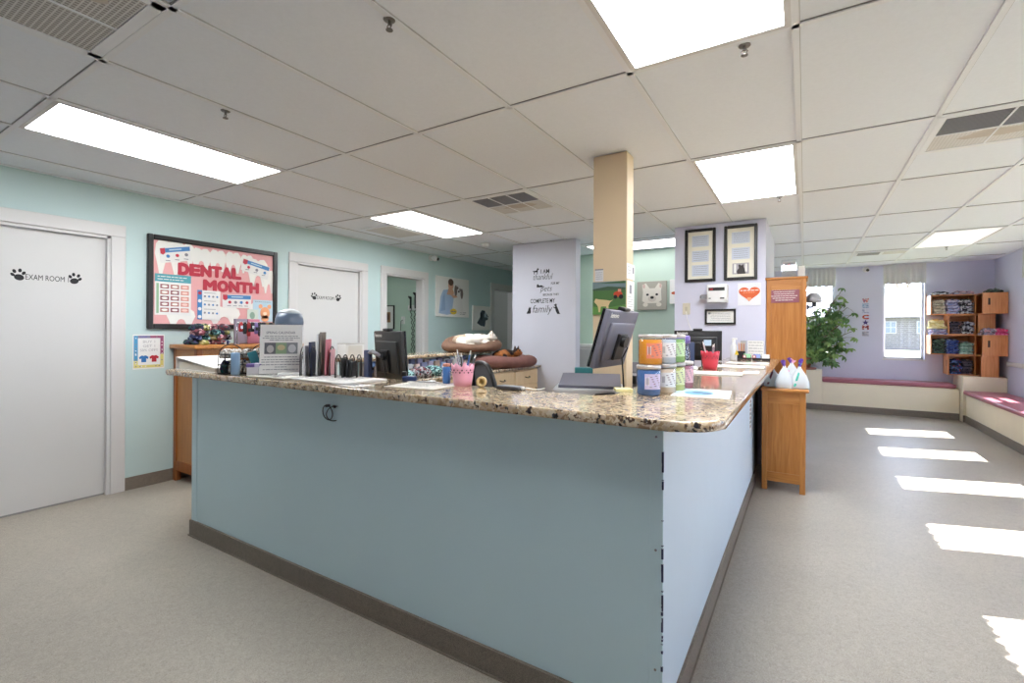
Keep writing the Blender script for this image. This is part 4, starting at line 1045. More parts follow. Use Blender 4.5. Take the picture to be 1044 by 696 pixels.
# rack of hanging collars
t = thing('collar_rack', 'chrome collar display rack on the oak hutch', 'display rack', (-4.215, 2.46, 1.1655), LEFT)
b = MB(); b.tube([(-.20, 0, .185), (.24, 0, .185)], .005, M['steel'], 8); b.build('hanging_bar', t)
for x in (-.20, .24): b = MB(); b.tube([(x, 0, 0), (x, 0, .185)], .005, M['steel'], 8); b.cyl((x, 0, 0), (x, 0, .006), .03, M['steel']); b.build('upright', t)
cols = [(170, 40, 48), (30, 28, 30), (150, 34, 40), (28, 26, 28), (116, 96, 150), (24, 24, 26), (26, 24, 24), (150, 120, 76), (24, 22, 24), (120, 100, 90), (28, 26, 28), (26, 24, 26)]
for k, c in enumerate(cols):
    t = thing('dog_collar', ('red', 'black', 'red', 'black', 'purple', 'black', 'black', 'tan', 'black', 'taupe', 'black', 'black')[k]+' collar hanging on the chrome rack over the oak hutch', 'collar', (-4.215, 2.29+k*.034, 1.352), LEFT, 'collars on the chrome rack')
    b = MB(); L = .085+.02*(k % 3); w = .013
    pts = [(0, 0, .008)]+[(.0, -.016*math.sin(q/10*PI), -L*(q/10)) for q in range(1, 11)]
    vs = []; fs = []
    loop = [(-.012*math.sin(a/16*2*PI)-.007, -L/2*(1-math.cos(a/16*2*PI))+.008) for a in range(17)]
    for y_, z_ in loop: vs += [(-w, y_, z_), (w, y_, z_)]
    for q in range(16): fs.append((2*q, 2*q+1, 2*q+3, 2*q+2))
    b.add(vs, fs, P('collar_%d' % k, *c), True); b.add([(x, y_*0.72-.002, z_*.97-.001) for x, y_, z_ in vs], [f[::-1] for f in fs], P('collar_%d' % k, *c), True); b.build('strap', t)
    h = MB(); h.box(-.011, .011, -.026, -.017, -L*.62, -L*.62+.03, M['black' if k % 3 else 'steel'], bev=.002, seg=1, smooth=False); h.build('buckle', t)

# ================================================================== on the front wing of the counter, left to right
FACE = math.radians(46)      # turned towards the entrance
t = thing('ring_binder', 'white ring binder lying flat at the left end of the counter', 'binder', (-3.19, 1.60, ZC), math.radians(-3))
b = MB(); b.box(-.26, .27, -.145, .145, .0, .004, M['white'], bev=.001, seg=1); b.build('back_cover', t)
b = MB(); b.add([(-.26, -.145, .074), (.27, -.145, .026), (.27, .145, .026), (-.26, .145, .074), (-.26, -.145, .078), (.27, -.145, .030), (.27, .145, .030), (-.26, .145, .078)], [(3, 2, 1, 0), (4, 5, 6, 7), (0, 1, 5, 4), (1, 2, 6, 5), (2, 3, 7, 6), (3, 0, 4, 7)], M['white']); b.build('front_cover', t)
b = MB(); b.box(-.264, -.26, -.145, .145, 0, .078, M['white'], bev=.001, seg=1); b.build('spine', t)
b = MB(); b.add([(-.24, -.135, .005), (.255, -.135, .005), (.255, .135, .005), (-.24, .135, .005), (-.24, -.135, .052), (.255, -.135, .024), (.255, .135, .024), (-.24, .135, .052)], [(3, 2, 1, 0), (4, 5, 6, 7), (0, 1, 5, 4), (1, 2, 6, 5), (2, 3, 7, 6), (3, 0, 4, 7)], M['paperg']); b.build('page_block', t)

# wire basket of sparkly bow ties and a purple box
t = thing('wire_basket', 'glittery wire basket of pet bow ties next to the white binder', 'basket', (-2.79, 1.55, ZC), FACE)
M['glit'] = patch_mat('glitter_cloth', [S(206, 200, 190), S(150, 140, 128), S(232, 230, 226), S(112, 104, 100), S(186, 168, 148)], 130, .45)
b = MB()
for z, s in ((.006, 1.0), (.055, 1.0), (.115, .96)):
    b.tube([(-.13*s, -.06*s, z), (.13*s, -.06*s, z), (.13*s, .06*s, z), (-.13*s, .06*s, z)], .003, M['dsteel'], 6, closed=True)
for k in range(9):
    x = -.13+.26*k/8
    for y in (-.06, .06): b.tube([(x, y, .006), (x*.97, y*.97, .115)], .0018, M['dsteel'], 5)
for x in (-.08, .09): b.tube([(x-.06, .0, .115)]+[(x+.06*math.cos(PI-PI*q/10), 0, .115+.055*math.sin(PI*q/10)) for q in range(1, 10)]+[(x+.06, 0, .115)], .003, M['dsteel'], 6)
b.box(-.13, .13, -.06, .06, .002, .006, M['dsteel'])
b.build('wire_frame', t)
r = random.Random(11)
from math import cos, sin
def W(x, y): return (-2.79+x*cos(FACE)-y*sin(FACE), 1.55+x*sin(FACE)+y*cos(FACE))
for k in range(12):
    x, y = -.10+.04*(k % 6), (-.028, .03)[k//6]
    lump = cloth_lump(60+k, .022, .026, .045, M['glit'] if k % 4 else bm_[k % 7]); px, py = W(x, y)
    single(lump, 'bow_tie', 'sparkly grey or printed pet bow tie heaped in the wire basket', 'bow tie', (px, py, ZC+.007+.002*(k % 3)), r.uniform(-1, 1), 'bow ties in the wire basket')
for k in range(10):
    px, py = W(-.115+.026*k, .022*(-1)**k); single(cloth_lump(80+k, .028, .03, .036, M['glit']), 'bow_tie', 'glittery bow tie on top of the heap in the wire basket', 'bow tie', (px, py, ZC+.088+.004*(k % 2)), r.uniform(-1, 1), 'top bow ties in the wire basket')
px, py = W(-.03, -.092); b = MB(); b.box(-.022, .022, -.012, .012, 0, .125, P('tag_blue', 150, 186, 222), bev=.004, seg=1); single(b, 'card_pack', 'light blue pack leaning on the front of the wire basket', 'card pack', (px, py, ZC), FACE)
px, py = W(.10, -.095); b = MB(); b.box(-.024, .024, -.004, .004, 0, .14, P('tag_teal', 54, 140, 150), bev=.002, seg=1); single(b, 'card_pack', 'teal card leaning on the front of the wire basket', 'card pack', (px, py, ZC), (0, -.35, FACE))
px, py = W(.10, -.165)
t = thing('gift_box', 'small purple-topped box beside the wire basket', 'box', (px, py, ZC), FACE+.2)
b = MB(); b.box(-.05, .05, -.035, .035, 0, .058, P('box_grey', 206, 204, 206), bev=.002, seg=1, smooth=False); b.build('box_body', t)
b = MB(); b.box(-.053, .053, -.038, .038, .05, .068, P('box_purple', 108, 88, 150), bev=.002, seg=1, smooth=False); b.box(-.012, .012, -.039, .039, .049, .0685, P('box_band', 190, 184, 206)); b.build('box_lid', t)

# flyer in a clear acrylic stand
t = thing('flyer_stand', 'clear acrylic stand holding a white flyer with three photos', 'sign holder', (-2.49, 1.575, ZC), math.radians(50))
tilt = T(0, 0, 0) @ Rx(-.16)
b = MB(); b.M = tilt; b.box(-.112, .112, -.002, .002, .004, .292, M['acrylic']); b.M = Matrix.Identity(4); b.box(-.112, .112, -.02, .085, 0, .004, M['acrylic']); b.build('acrylic_holder', t)
b = MB(); b.M = tilt; b.rect(-.108, .108, .012, .288, -.0022, M['paper']); b.build('flyer_sheet', t)
b = MB(); b.M = tilt; y = -.0031
b.text('SPRING CALENDAR', -.003, .236, .02, y, M['inkg'], 'c', offset=.01, width=.15)
for k, (z, a) in enumerate(((.222, .085), (.211, .095), (.2, .06), (.105, .085), (.09, .098), (.077, .098), (.062, .10), (.049, .03), (.035, .09))): b.scribble(-a, a, z, .006, y, M['inkg'], k)
b.build('lettering', t)
b = MB(); b.M = tilt; b.rect(-.085, -.028, .122, .186, y, P('photo_dark', 100, 100, 106)); b.rect(-.028, .028, .122, .186, y, P('photo_green', 138, 160, 128)); b.rect(.028, .085, .122, .186, y, P('photo_mid', 132, 136, 140))
b.ell(-.055, .15, .018, .022, y-.0008, P('photo_light', 180, 176, 176)); b.ell(0, .158, .02, .016, y-.0008, P('photo_tan', 196, 180, 140)); b.ell(.056, .152, .02, .024, y-.0008, P('photo_pale', 196, 196, 200)); b.build('photo_strip', t)

# white bin with blue-grey domed lid
t = thing('domed_canister', 'tall white canister with a blue grey domed lid behind the flyer', 'canister', (-2.675, 1.748, ZC))
b = MB(); b.lathe([(.070, 0), (.073, .01), (.076, .27), (.076, .285)], M['white'], n=32); b.build('canister_body', t)
b = MB(); b.lathe([(.079, .285), (.081, .30), (.078, .325), (.068, .355)], P('lid_slate', 108, 124, 146, .3), n=32); b.lathe([(.068, .355), (.052, .372), (.024, .383), (0, .385)], P('lid_pale', 216, 222, 226, .3), n=32); b.build('domed_lid', t)

# loose papers on the counter
def sheets(name, lab, x, y, w, d, rot, n, m='paper', cat='papers', grp=None, z=ZC, detail=None):
    r = random.Random(int(abs(x*1000))); t = thing(name, lab, cat, (x, y, z), rot, grp)
    for k in range(n):
        b = MB(); dx, dy, a = r.uniform(-.006, .006), r.uniform(-.006, .006), r.uniform(-.03, .03)
        b.M = Rz(a); b.box(-w/2+dx, w/2+dx, -d/2+dy, d/2+dy, .0004+k*.0022, .0018+k*.0022, M[m]); b.build('sheet', t)
    z1 = .0018+(n-1)*.0022
    b = MB(); b.M = T(0, 0, z1) @ Rx(-PI/2)
    if detail: detail(b, w, d)
    else:
        for q in range(8): b.scribble(-w*.4, w*.4*r.uniform(.3, 1), d*.38-q*d*.095, .005, -.0001, M['inkg'], q)
    if b.v: b.build('print_lines', t)
    return t
sheets('paper_stack', 'stack of cream papers in front of the flyer stand', -2.42, 1.51, .30, .13, math.radians(4), 4, 'paperg')
t = thing('sticky_pad', 'white rolled note pad at the foot of the flyer stand', 'note pad', (-2.37, 1.60, ZC), math.radians(48))
b = MB(); b.box(-.10, .04, -.03, .03, 0, .022, M['white'], bev=.009, seg=3); b.build('pad', t); b = MB(); b.box(.05, .10, -.025, .025, 0, .018, M['paperg'], bev=.006, seg=2); b.build('pad', t)
sheets('paper_stack', 'white forms spread on the counter in front of the file sorters', -2.03, 1.60, .42, .26, math.radians(-2), 4)
sheets('paper_sheet', 'pale sheet lying on the counter left of the pink pot', -1.50, 1.66, .27, .25, math.radians(6), 2, 'paperg')
sheets('paper_sheet', 'small white slip near the counter edge below the sorters', -1.80, 1.50, .2, .1, math.radians(-8), 1)

# wire file sorters
def sorter(name, lab, x, y, rot, arches, h, w, sp, fillers):
    t = thing(name, lab, 'file sorter', (x, y, ZC), rot)
    for k in range(arches):
        b = MB(); xx = (k-(arches-1)/2)*sp; pts = []
        for q in range(15):
            a = PI*q/14; pts.append((xx, -w/2*cos(a), h*(.55+.45*sin(a)) if 0 < q < 14 else h*.5))
        pts = [(xx, -w/2, .004)]+pts+[(xx, w/2, .004)]
        b.tube(pts, .0032, M['dsteel'], 6)
        p2 = [(xx, p[1]*.6, max(.004, p[2]*.84)) for p in pts]; b.tube(p2, .0025, M['dsteel'], 6); b.build('wire_arch', t)
    b = MB(); b.box(-(arches-1)/2*sp-.01, (arches-1)/2*sp+.01, -w/2, w/2, 0, .005, M['black']); b.build('base_plate', t)
    for xx, c, hh, lab_ in fillers:
        f = MB(); f.box(-.005, .005, -w*.42, w*.42, .006, hh, P('folder_%d_%d_%d' % c, *c), bev=.0015, seg=1, smooth=False)
        px, py = x+xx*cos(rot), y+xx*sin(rot)
        single(f, 'file_folder', lab_, 'folder', (px, py, ZC), (0, .03*(1 if xx > 0 else -1), rot))
sorter('file_sorter', 'tall black wire file sorter with pink and white folders', -2.30, 1.675, math.radians(43), 4, .165, .15, .05, [(-.055, (200, 198, 204), .17, 'pale grey folder in the tall wire file sorter'), (-.025, (44, 52, 84), .19, 'navy folder in the tall wire file sorter'), (.004, (222, 222, 226), .235, 'white folder standing highest in the tall wire sorter'), (.02, (134, 124, 116), .245, 'taupe folder in the tall wire file sorter'), (.05, (214, 130, 146), .205, 'bright pink folder in the tall wire file sorter'), (.072, (226, 176, 186), .15, 'pale pink folder in the tall wire file sorter')])
sorter('file_sorter', 'low black file sorter between the pink folders and the monitor', -2.075, 1.70, math.radians(38), 4, .125, .13, .036, [(-.02, (40, 40, 42), .11, 'black folder in the low file sorter, nearest the pink folders'), (.002, (36, 36, 40), .1, 'black folder in the middle of the low file sorter'), (.022, (34, 34, 38), .09, 'black folder in the low file sorter, nearest the monitor')])

# pots with cut crown rims
def crown_pot(name, lab, x, y, r0, r1, h, m, pens):
    t = thing(name, lab, 'pot', (x, y, ZC)); n = 60; b = MB(); vs = []; fs = []
    zs = (0, .25, .5, .75, 1.0)
    for rr in (0, 1):
        for zf in zs:
            for k in range(n):
                a = 2*PI*k/n; zt = h*zf
                if zf == 1.0: zt = h*(1-.12*(0.5-0.5*cos(a*9)))
                q = r0+(r1-r0)*zt/h-rr*.002
                vs.append((q*cos(a), q*sin(a), max(zt, rr*.003)))
    for rr in (0, 1):
        for i in range(4):
            for k in range(n):
                p = rr*5*n+i*n; f = (p+k, p+(k+1) % n, p+n+(k+1) % n, p+n+k); fs.append(f if rr == 0 else f[::-1])
    for k in range(n): fs.append((4*n+k, 4*n+(k+1) % n, 9*n+(k+1) % n, 9*n+k))
    fs.append(tuple(range(n))[::-1]); fs.append(tuple(range(5*n, 6*n)))
    b.add(vs, fs, m, True); b.build('pot_wall', t)
    b = MB()
    for row, zf in enumerate((.62, .72)):
        for k in range(16):
            a = 2*PI*(k+.5*row)/16; q = r0+(r1-r0)*zf+.0004
            b.cyl((q*cos(a), q*sin(a), h*zf), ((q+.0008)*cos(a), (q+.0008)*sin(a), h*zf), .0042 if k % 2 else .0028, P('hole_dark', 96, 56, 66), n=8)
    b.build('pierced_holes', t)
    for k, (a, lean, L, c, lab_) in enumerate(pens):
        t = thing('pen', lab_, 'pen', (x+.006*cos(a), y+.006*sin(a), ZC+.006), (lean*-sin(a), lean*cos(a), 0))
        b = MB(); m_ = P('pen_%d_%d_%d' % c, *c); b.cyl((0, 0, 0), (0, 0, L*.88), .0042, m_, n=10); b.cyl((0, 0, L*.88), (0, 0, L), .0036, M['white'], .002, n=10); b.build('barrel', t)
        b = MB(); b.box(.004, .0065, -.0016, .0016, L*.62, L*.9, M['steel']); b.build('clip', t)
    return t
crown_pot('crown_pot', 'pale pink crown-edged pot of pens on the front counter', -1.355, 1.76, .041, .056, .105, P('pot_pink', 236, 168, 190, .4), [(2.4, .30, .15, (60, 60, 64), 'dark pen leaning left in the pale pink pot'), (3.2, .16, .165, (176, 174, 178), 'grey marker standing tall in the pale pink pot'), (-.3, .34, .17, (58, 116, 190), 'blue-capped pen leaning right in the pale pink pot'), (.4, .38, .15, (70, 72, 70), 'black pen leaning right in the pale pink pot'), (4.0, .2, .14, (200, 198, 204), 'white pen at the back of the pale pink pot')])
crown_pot('crown_pot', 'bright coral crown-edged pot of pens in front of the dark monitor', -.555, 3.50, .044, .062, .125, P('pot_coral', 216, 62, 84, .4), [(2.6, .30, .19, (206, 204, 206), 'white pen leaning left in the coral pot'), (.2, .12, .17, (150, 150, 160), 'grey pen standing in the coral pot'), (1.2, .2, .165, (120, 124, 150), 'slate pen leaning in the coral pot')])

# card reader with cable
t = thing('card_reader', 'small dark grey card reader with a white cable on the counter', 'card reader', (-1.10, 1.775, ZC), math.radians(-6))
b = MB(); b.box(-.062, .062, -.028, .028, 0, .014, M['dkgrey'], bev=.004, seg=2); b.box(-.058, .05, -.022, .022, .014, .016, M['grey'], bev=.001, seg=1); b.build('reader_body', t)
b = MB(); b.box(.055, .072, -.008, .008, .003, .016, M['white'], bev=.003); b.tube([(.07, 0, .008), (.09, .0, .012), (.11, .02, .006), (.12, .05, .004), (.11, .10, .004)], .003, M['white'], 6); b.build('cable', t)
# short tape roll beside the pink pot
b = MB(); b.lathe([(.012, -.012), (.024, -.012), (.024, .012), (.012, .012), (.012, -.012)], P('tape_tan', 206, 182, 130, .4), n=24)
single(b, 'tape_roll', 'tan tape roll standing beside the pale pink pot', 'tape', (-1.255, 1.77, ZC+.024), (PI/2, 0, .5))
b = MB(); b.box(-.018, .018, -.012, .012, 0, .085, P('pouch_blue', 70, 120, 186, .4), bev=.008, seg=2); b.box(-.016, .016, -.011, .011, .085, .10, P('pouch_cap', 220, 150, 130, .4), bev=.004); single(b, 'small_bottle', 'little blue bottle left of the pale pink pot', 'bottle', (-1.46, 1.77, ZC))
b = MB(); b.box(-.035, .035, -.02, .02, 0, .028, P('stapler_blue', 46, 62, 104, .35), bev=.007, seg=2); b.box(-.04, -.015, -.014, .014, .026, .05, M['black'], bev=.005); single(b, 'stapler', 'dark blue stapler on the counter in front of the back ledge', 'stapler', (-1.69, 1.76, ZC), .5)
t = thing('clipboard', 'white clipboard lying left of the small blue bottle', 'clipboard', (-1.60, 1.765, ZC), .1)
b = MB(); b.box(-.08, .07, -.03, .03, 0, .004, M['paperg']); b.build('board', t); b = MB(); b.box(.03, .06, -.02, .02, .004, .012, M['white'], bev=.003); b.build('clip', t)
# ================================================================== monitors and desk things inside the counter
def monitor(lab, x, y, z, rot, tilt, w, h, zstand, back, col=None, bx=0.0):
    """back of the housing looks along local -Y"""
    t = thing('monitor', lab, 'monitor', (x, y, zstand), rot)
    mz = z-zstand; X = T(0, 0, mz) @ Rx(tilt)
    b = MB(); b.M = X; b.box(-w/2, w/2, -.012, .016, -h/2, h/2, back, bev=.006, seg=2); b.box(-w*.40, w*.40, -.026, -.010, -h*.36, h*.30, back, bev=.008, seg=2); b.build('housing', t)
    b = MB(); b.M = X; b.box(-w/2, w/2, .016, .030, -h/2, h/2, M['screen'], bev=.003, seg=1, smooth=False); b.build('screen', t)
    b = MB(); b.M = X; b.box(-w*.14, w*.14, -.040, -.024, -h*.34, h*.12, M['black'], bev=.004, seg=1, smooth=False); b.build('cable_cover', t)
    b = MB(); b.M = X; b.text('lenovo', -w*.44, h*.38, .034, -.0122, M['white'], offset=.01); b.build('lettering', t)
    b = MB(); b.M = X; b.box(-w*.10, w*.10, -.02, .02, h/2, h/2+.018, M['black'], bev=.005, seg=2); b.build('webcam', t)
    b = MB(); b.tube([X @ Vector((w*.06, -.03, -h*.05)), X @ Vector((w*.10, -.06, -h*.1)), X @ Vector((w*.08, -.05, -h*.3)), (w*.1, -.04, .12)], .004, M['black'], 6); b.build('cable', t)
    b = MB(); b.cyl(X @ Vector((.0, -.06, 0)), X @ Vector((0, -.02, 0)), .03, M['black'])
    if abs(bx) > .1: b.tube([X @ Vector((0, -.06, 0)), (bx*.5, -.075, mz+.022), (bx, -.07, mz+.012)], .014, M['grey'], 8)
    b.build('hinge', t)
    b = MB(); b.box(bx-.035, bx+.035, -.085, -.055, .01, (mz+.03 if col is None else col), M['navy'], bev=.006, seg=2); b.build('stand_column', t)
    b = MB(); b.box(bx-.10, bx+.10, -.13, .08, 0, .012, M['navy'], bev=.005, seg=2); b.build('stand_base', t)
    return t
M['monblack'] = mat('monitor_black', S(46, 48, 48), .5)
monitor('black desktop monitor seen from behind, left of the pink pot', -2.25, 2.16, 1.135, math.radians(-16), math.radians(4), .35, .31, .7405, M['monblack'], None, -.155)
monitor('tilted grey monitor seen from behind in front of the beige post', -.805, 2.29, 1.258, math.radians(86), math.radians(17), .36, .29, .7405, M['monback'], .22)
monitor('wide black monitor seen from behind below the certificate frame', -.80, 4.40, 1.174, math.radians(10), math.radians(3), .39, .26, .7405, M['black'], None, -.06)

# grey printer behind the counter corner
t = thing('printer', 'low grey printer behind the counter, left of the candle jars', 'printer', (-1.06, 2.56, .7405), math.radians(20))
b = MB(); b.box(-.19, .20, -.16, .16, 0, .24, P('printer_grey', 168, 168, 170, .5), bev=.012, seg=2); b.build('printer_body', t)
b = MB(); b.add([(-.16, -.13, .241), (.18, -.13, .241), (.18, .14, .262), (-.16, .14, .262), (-.16, -.13, .255), (.18, -.13, .255), (.18, .14, .30), (-.16, .14, .30)], [(3, 2, 1, 0), (4, 5, 6, 7), (0, 1, 5, 4), (1, 2, 6, 5), (2, 3, 7, 6), (3, 0, 4, 7)], M['monback']); b.build('scanner_lid', t)
b = MB(); b.box(-.14, .10, -.20, -.155, .12, .135, P('paper_blue', 214, 226, 232)); b.build('output_tray', t)
b = MB(); b.tube([(.0, -.165, .17), (.05, -.22, .22), (.14, -.23, .23), (.22, -.20, .18)], .006, M['black'], 6); b.build('cable', t)
b = MB(); b.box(-.035, .035, -.035, .035, 0, .012, P('note_yellow', 240, 232, 170)); single(b, 'sticky_notes', 'yellow sticky note pad on the counter between the printer and the blue jar', 'sticky notes', (-.665, 1.99, ZC), .5)
b = MB(); b.box(-.06, .06, -.05, .05, 0, .26, P('box_tan', 206, 182, 140), bev=.003, seg=1, smooth=False); single(b, 'box', 'tan cardboard box on the desk behind the grey printer', 'box', (-1.02, 2.88, .7405), .3)
b = MB(); b.box(-.08, .08, -.03, .03, 0, .30, P('box_teal', 46, 120, 128), bev=.004, seg=1, smooth=False); single(b, 'box', 'teal box standing at the foot of the tilted grey monitor', 'box', (-1.30, 3.1, .7405), .5)
# office paper shelf between the quote wall and the post
t = thing('desk_organizer', 'grey desk organizer on the desk behind the post', 'organizer', (-1.20, 3.78, .7405), 0)
b = MB(); b.box(-.12, .30, -.1, .12, 0, .02, M['grey']); b.box(-.12, -.10, -.1, .12, .02, .30, M['grey']); b.box(.28, .30, -.1, .12, .02, .30, M['grey']); b.box(-.10, .28, .10, .12, .02, .30, M['grey']); b.build('organizer_frame', t)
for z in (.11, .2): b = MB(); b.box(-.10, .28, -.1, .10, z, z+.008, M['grey']); b.build('tray', t)
t = thing('office_chair', 'black office chair with mesh back between the counter and back cabinets', 'chair', (-1.90, 3.16, 0), math.radians(148))
b = MB(); b.box(-.24, .24, -.22, .24, .45, .53, M['black'], bev=.03, seg=3); b.build('seat', t)
def ring(w, h, n=28): return [(w*(abs(cos(2*PI*k/n))**.7)*(1 if cos(2*PI*k/n) >= 0 else -1), h*(abs(sin(2*PI*k/n))**.7)*(1 if sin(2*PI*k/n) >= 0 else -1)) for k in range(n)]
bt = T(0, .25, .82) @ Rx(-.22)
b = MB(); b.M = bt; b.tube([(x, .02*(x/.22)**2, z) for x, z in ring(.22, .24)], .018, M['black'], 8, closed=True); b.build('back_frame', t)
b = MB(); b.M = bt; b.prism(ring(.215, .235), -.004, .006, P('mesh_grey', 96, 98, 106, .9)); b.build('back_mesh', t)
b = MB(); b.box(-.025, .025, .22, .26, .45, .66, M['black'], bev=.006); b.build('back_bar', t)
for s in (-1, 1):
    b = MB(); b.tube([(s*.24, .05, .48), (s*.30, .05, .55), (s*.30, .05, .68)], .014, M['black'], 8); b.box(s*.30-.035, s*.30+.035, -.12, .14, .68, .71, M['navy'], bev=.012, seg=3); b.build('armrest', t)
b = MB(); b.cyl((0, 0, .12), (0, 0, .45), .028, M['dsteel']); b.build('gas_column', t)
for k in range(5):
    a = 2*PI*k/5; b = MB(); b.tube([(0, 0, .12), (.28*cos(a), .28*sin(a), .075)], [.025, .016], M['black'], 8); o = b.build('leg', t)
    c = MB(); c.cyl((.28*cos(a)-.012, .28*sin(a), .028), (.28*cos(a)+.012, .28*sin(a), .028), .028, M['black']); c.cyl((.28*cos(a), .28*sin(a), .03), (.28*cos(a), .28*sin(a), .08), .008, M['black']); c.build('caster', o)

# small packets hung in rows on the inner face of the ledge
pk = [(120, 150, 200), (196, 204, 216), (150, 150, 180), (96, 96, 124), (206, 190, 190), (150, 136, 130), (180, 184, 190), (110, 120, 160)]
r = random.Random(21)
t = thing('packet_rack', 'wire rack of small packets below the raised granite ledge', 'rack', (-3.372, 3.45, .60), LEFT)
b = MB(); b.box(-.58, .98, -.012, -.004, .27, .40, P('rack_grey', 150, 144, 140)); b.build('rack_panel', t)
for k in range(14):
    for row in range(2):
        c = pk[(k*3+row*5) % 8]; b = MB(); w = r.uniform(.032, .044)
        b.box(-w, w, -.03, 0, 0, r.uniform(.085, .11), P('packet_%d_%d_%d' % c, *c), bev=.006, seg=1, smooth=False); b.rect(-w*.7, w*.7, .03, .05, -.03, M['paper'] if k % 2 else M['dkgrey'])
        single(b, 'packet', '%s row packet displayed on the rack below the raised granite ledge' % ('upper', 'lower')[row], 'packet', (-3.355, 2.99+k*.104, .905-row*.125 if row == 0 else .88-.02), (0, 0, LEFT), 'packets below the granite ledge %s row' % ('upper', 'lower')[row]) if row == 0 else single(b, 'packet', 'lower row packet standing on the low granite worktop against the partition', 'packet', (-3.30, 3.02+k*.10, .8725), (0, 0, LEFT+r.uniform(-.3, .3)), 'packets on the low granite worktop')
b = MB(); b.box(-.10, .10, -.06, .06, 0, .13, M['white'], bev=.006, seg=2); b.box(-.075, .075, -.0615, -.06, .02, .11, M['paperg']); b.box(-.10, .10, -.062, .062, .118, .130, P('bin_rim', 206, 204, 200), bev=.003); single(b, 'storage_bin', 'white plastic bin on the raised ledge in front of the second exam door', 'bin', (-3.45, 2.85, 1.0485), LEFT)
for k, (x, y, rz) in enumerate(((-3.0, 3.05, .05), (-2.98, 3.25, .06), (-3.02, 3.45, .055))):
    single(cloth_lump(130+k, .11, .08, rz, bm_[5 if k % 2 else 4]), 'fabric_bundle', 'crumpled grey fabric bundle on the low granite worktop behind the black monitor', 'fabric', (x, y, .8725), 0, 'fabric bundles on the low worktop')

# ---------------------------------------------------------------- pet beds and the two sleeping cats
M['suede'] = mat('brown_suede', S(112, 84, 68), .95, var=.14, scale=14, bump=.25)
M['suede2'] = mat('maroon_suede', S(118, 80, 74), .95, var=.14, scale=14, bump=.25)
M['plush'] = mat('taupe_plush', S(150, 126, 106), .95, var=.1, scale=30, bump=.3)
def pet_bed(lab, x, y, z, rot, rx, ry, R, h, m, slope=0.0):
    t = thing('pet_bed', lab, 'pet bed', (x, y, z), rot); n = 48; k_ = 16; vs = []; fs = []; b = MB()
    for i in range(n):
        a = 2*PI*i/n; wob = 1+.035*sin(a*5+x)+.02*sin(a*9)
        for j in range(k_):
            q = 2*PI*j/k_; rr = R*wob; hh = h*(1+.06*sin(a*4+y))*(1+slope*cos(a+rot-math.radians(128)))
            vs.append(((rx-R+rr*cos(q))*cos(a), (ry-R+rr*cos(q))*sin(a), max(0, hh/2+hh/2*sin(q))))
    for i in range(n):
        for j in range(k_): fs.append((i*k_+j, ((i+1) % n)*k_+j, ((i+1) % n)*k_+(j+1) % k_, i*k_+(j+1) % k_))
    b.add(vs, fs, m, True); b.build('bolster', t)
    b = MB(); b.lathe([(0, .03), (.6, .032), (.9, .04), (1.0, .055)], M['plush'], n=40, sx=rx-R, sy=ry-R); b.lathe([(1.0, .004), (0, .004)], m, n=40, sx=rx-R, sy=ry-R); b.build('cushion', t)
    b = MB(); b.tube([((rx-R*.9)*cos(2*PI*i/60), (ry-R*.9)*sin(2*PI*i/60), h*.985*(1+.06*sin(2*PI*i/60*4+y))*(1+slope*cos(2*PI*i/60+rot-math.radians(128)))) for i in range(60)], .004, P('piping', 74, 56, 48), 5, closed=True); b.build('piping', t)
    return t
UB = (-3.33, 4.50, 1.0485); LB = (-2.965, 4.66, .8725)
pet_bed('round brown bed with a white cat, upper of two, on the raised ledge', *UB, math.radians(62), .37, .28, .095, .145, M['suede'], .38)
pet_bed('maroon brown pet bed on the low worktop by the quote wall, lower of the two', *LB, math.radians(60), .39, .29, .095, .135, M['suede2'], .0)
def cat(name, lab, loc, rot, fur, patch, parts):
    b = MB()
    for c, r_ in parts['body']: b.sph(c, r_, fur, 18)
    for pts, rr in parts['limbs']: b.tube(pts, rr, fur, 8); [b.sph(pts[-1], rr[-1]*1.05, fur, 10), b.sph(pts[0], rr[0], fur, 10)]
    hx, hy, hz = parts['head']
    b.sph((hx, hy, hz), (.055, .05, .047), fur, 18); b.sph((hx+.042, hy-.008, hz-.014), (.026, .026, .02), fur, 12)
    for s in (-1, 1): b.cyl((hx-.008, hy+s*.030, hz+.024), (hx-.004, hy+s*.042, hz+.080), .022, fur, .003, n=10)
    o = remeshed(b, name, .0075, 3, None, loc, rot); tag(o, lab, 'cat')
    # colour patches in the coat
    o.data.materials.append(patch)
    for p in o.data.polygons:
        if parts['patch'](p.center): p.material_index = 1
    f = MB()
    for s in (-1, 1): f.tube([(hx+.047, hy-.004+s*.030, hz+.012), (hx+.053, hy-.004+s*.020, hz+.008), (hx+.055, hy-.004+s*.012, hz+.010)], .0022, M['ink'], 5)
    f.build('closed_eyes', o)
    f = MB(); f.sph((hx+.067, hy-.008, hz-.006), (.005, .007, .005), P('nose_pink', 206, 150, 146), 10); f.build('nose', o)
    f = MB(); f.tube([(hx+.066, hy-.022, hz-.022), (hx+.069, hy-.008, hz-.019), (hx+.066, hy+.006, hz-.022)], .0015, M['ink'], 5); f.build('mouth', o)
    f = MB()
    for s in (-1, 1):
        for q in (-1, 0, 1): f.tube([(hx+.055, hy-.008+s*.014, hz-.014), (hx+.06, hy-.008+s*.055, hz-.012+q*.010)], .0006, M['white'], 4)
    f.build('whiskers', o)
    f = MB()
    for s in (-1, 1): f.add([(hx+.012, hy+s*.030-.010, hz+.032), (hx+.012, hy+s*.030+.012, hz+.032), (hx+.004, hy+s*.042, hz+.072)], [(0, 1, 2), (2, 1, 0)], P('ear_inner', 214, 170, 166))
    f.build('inner_ears', o)
    return o
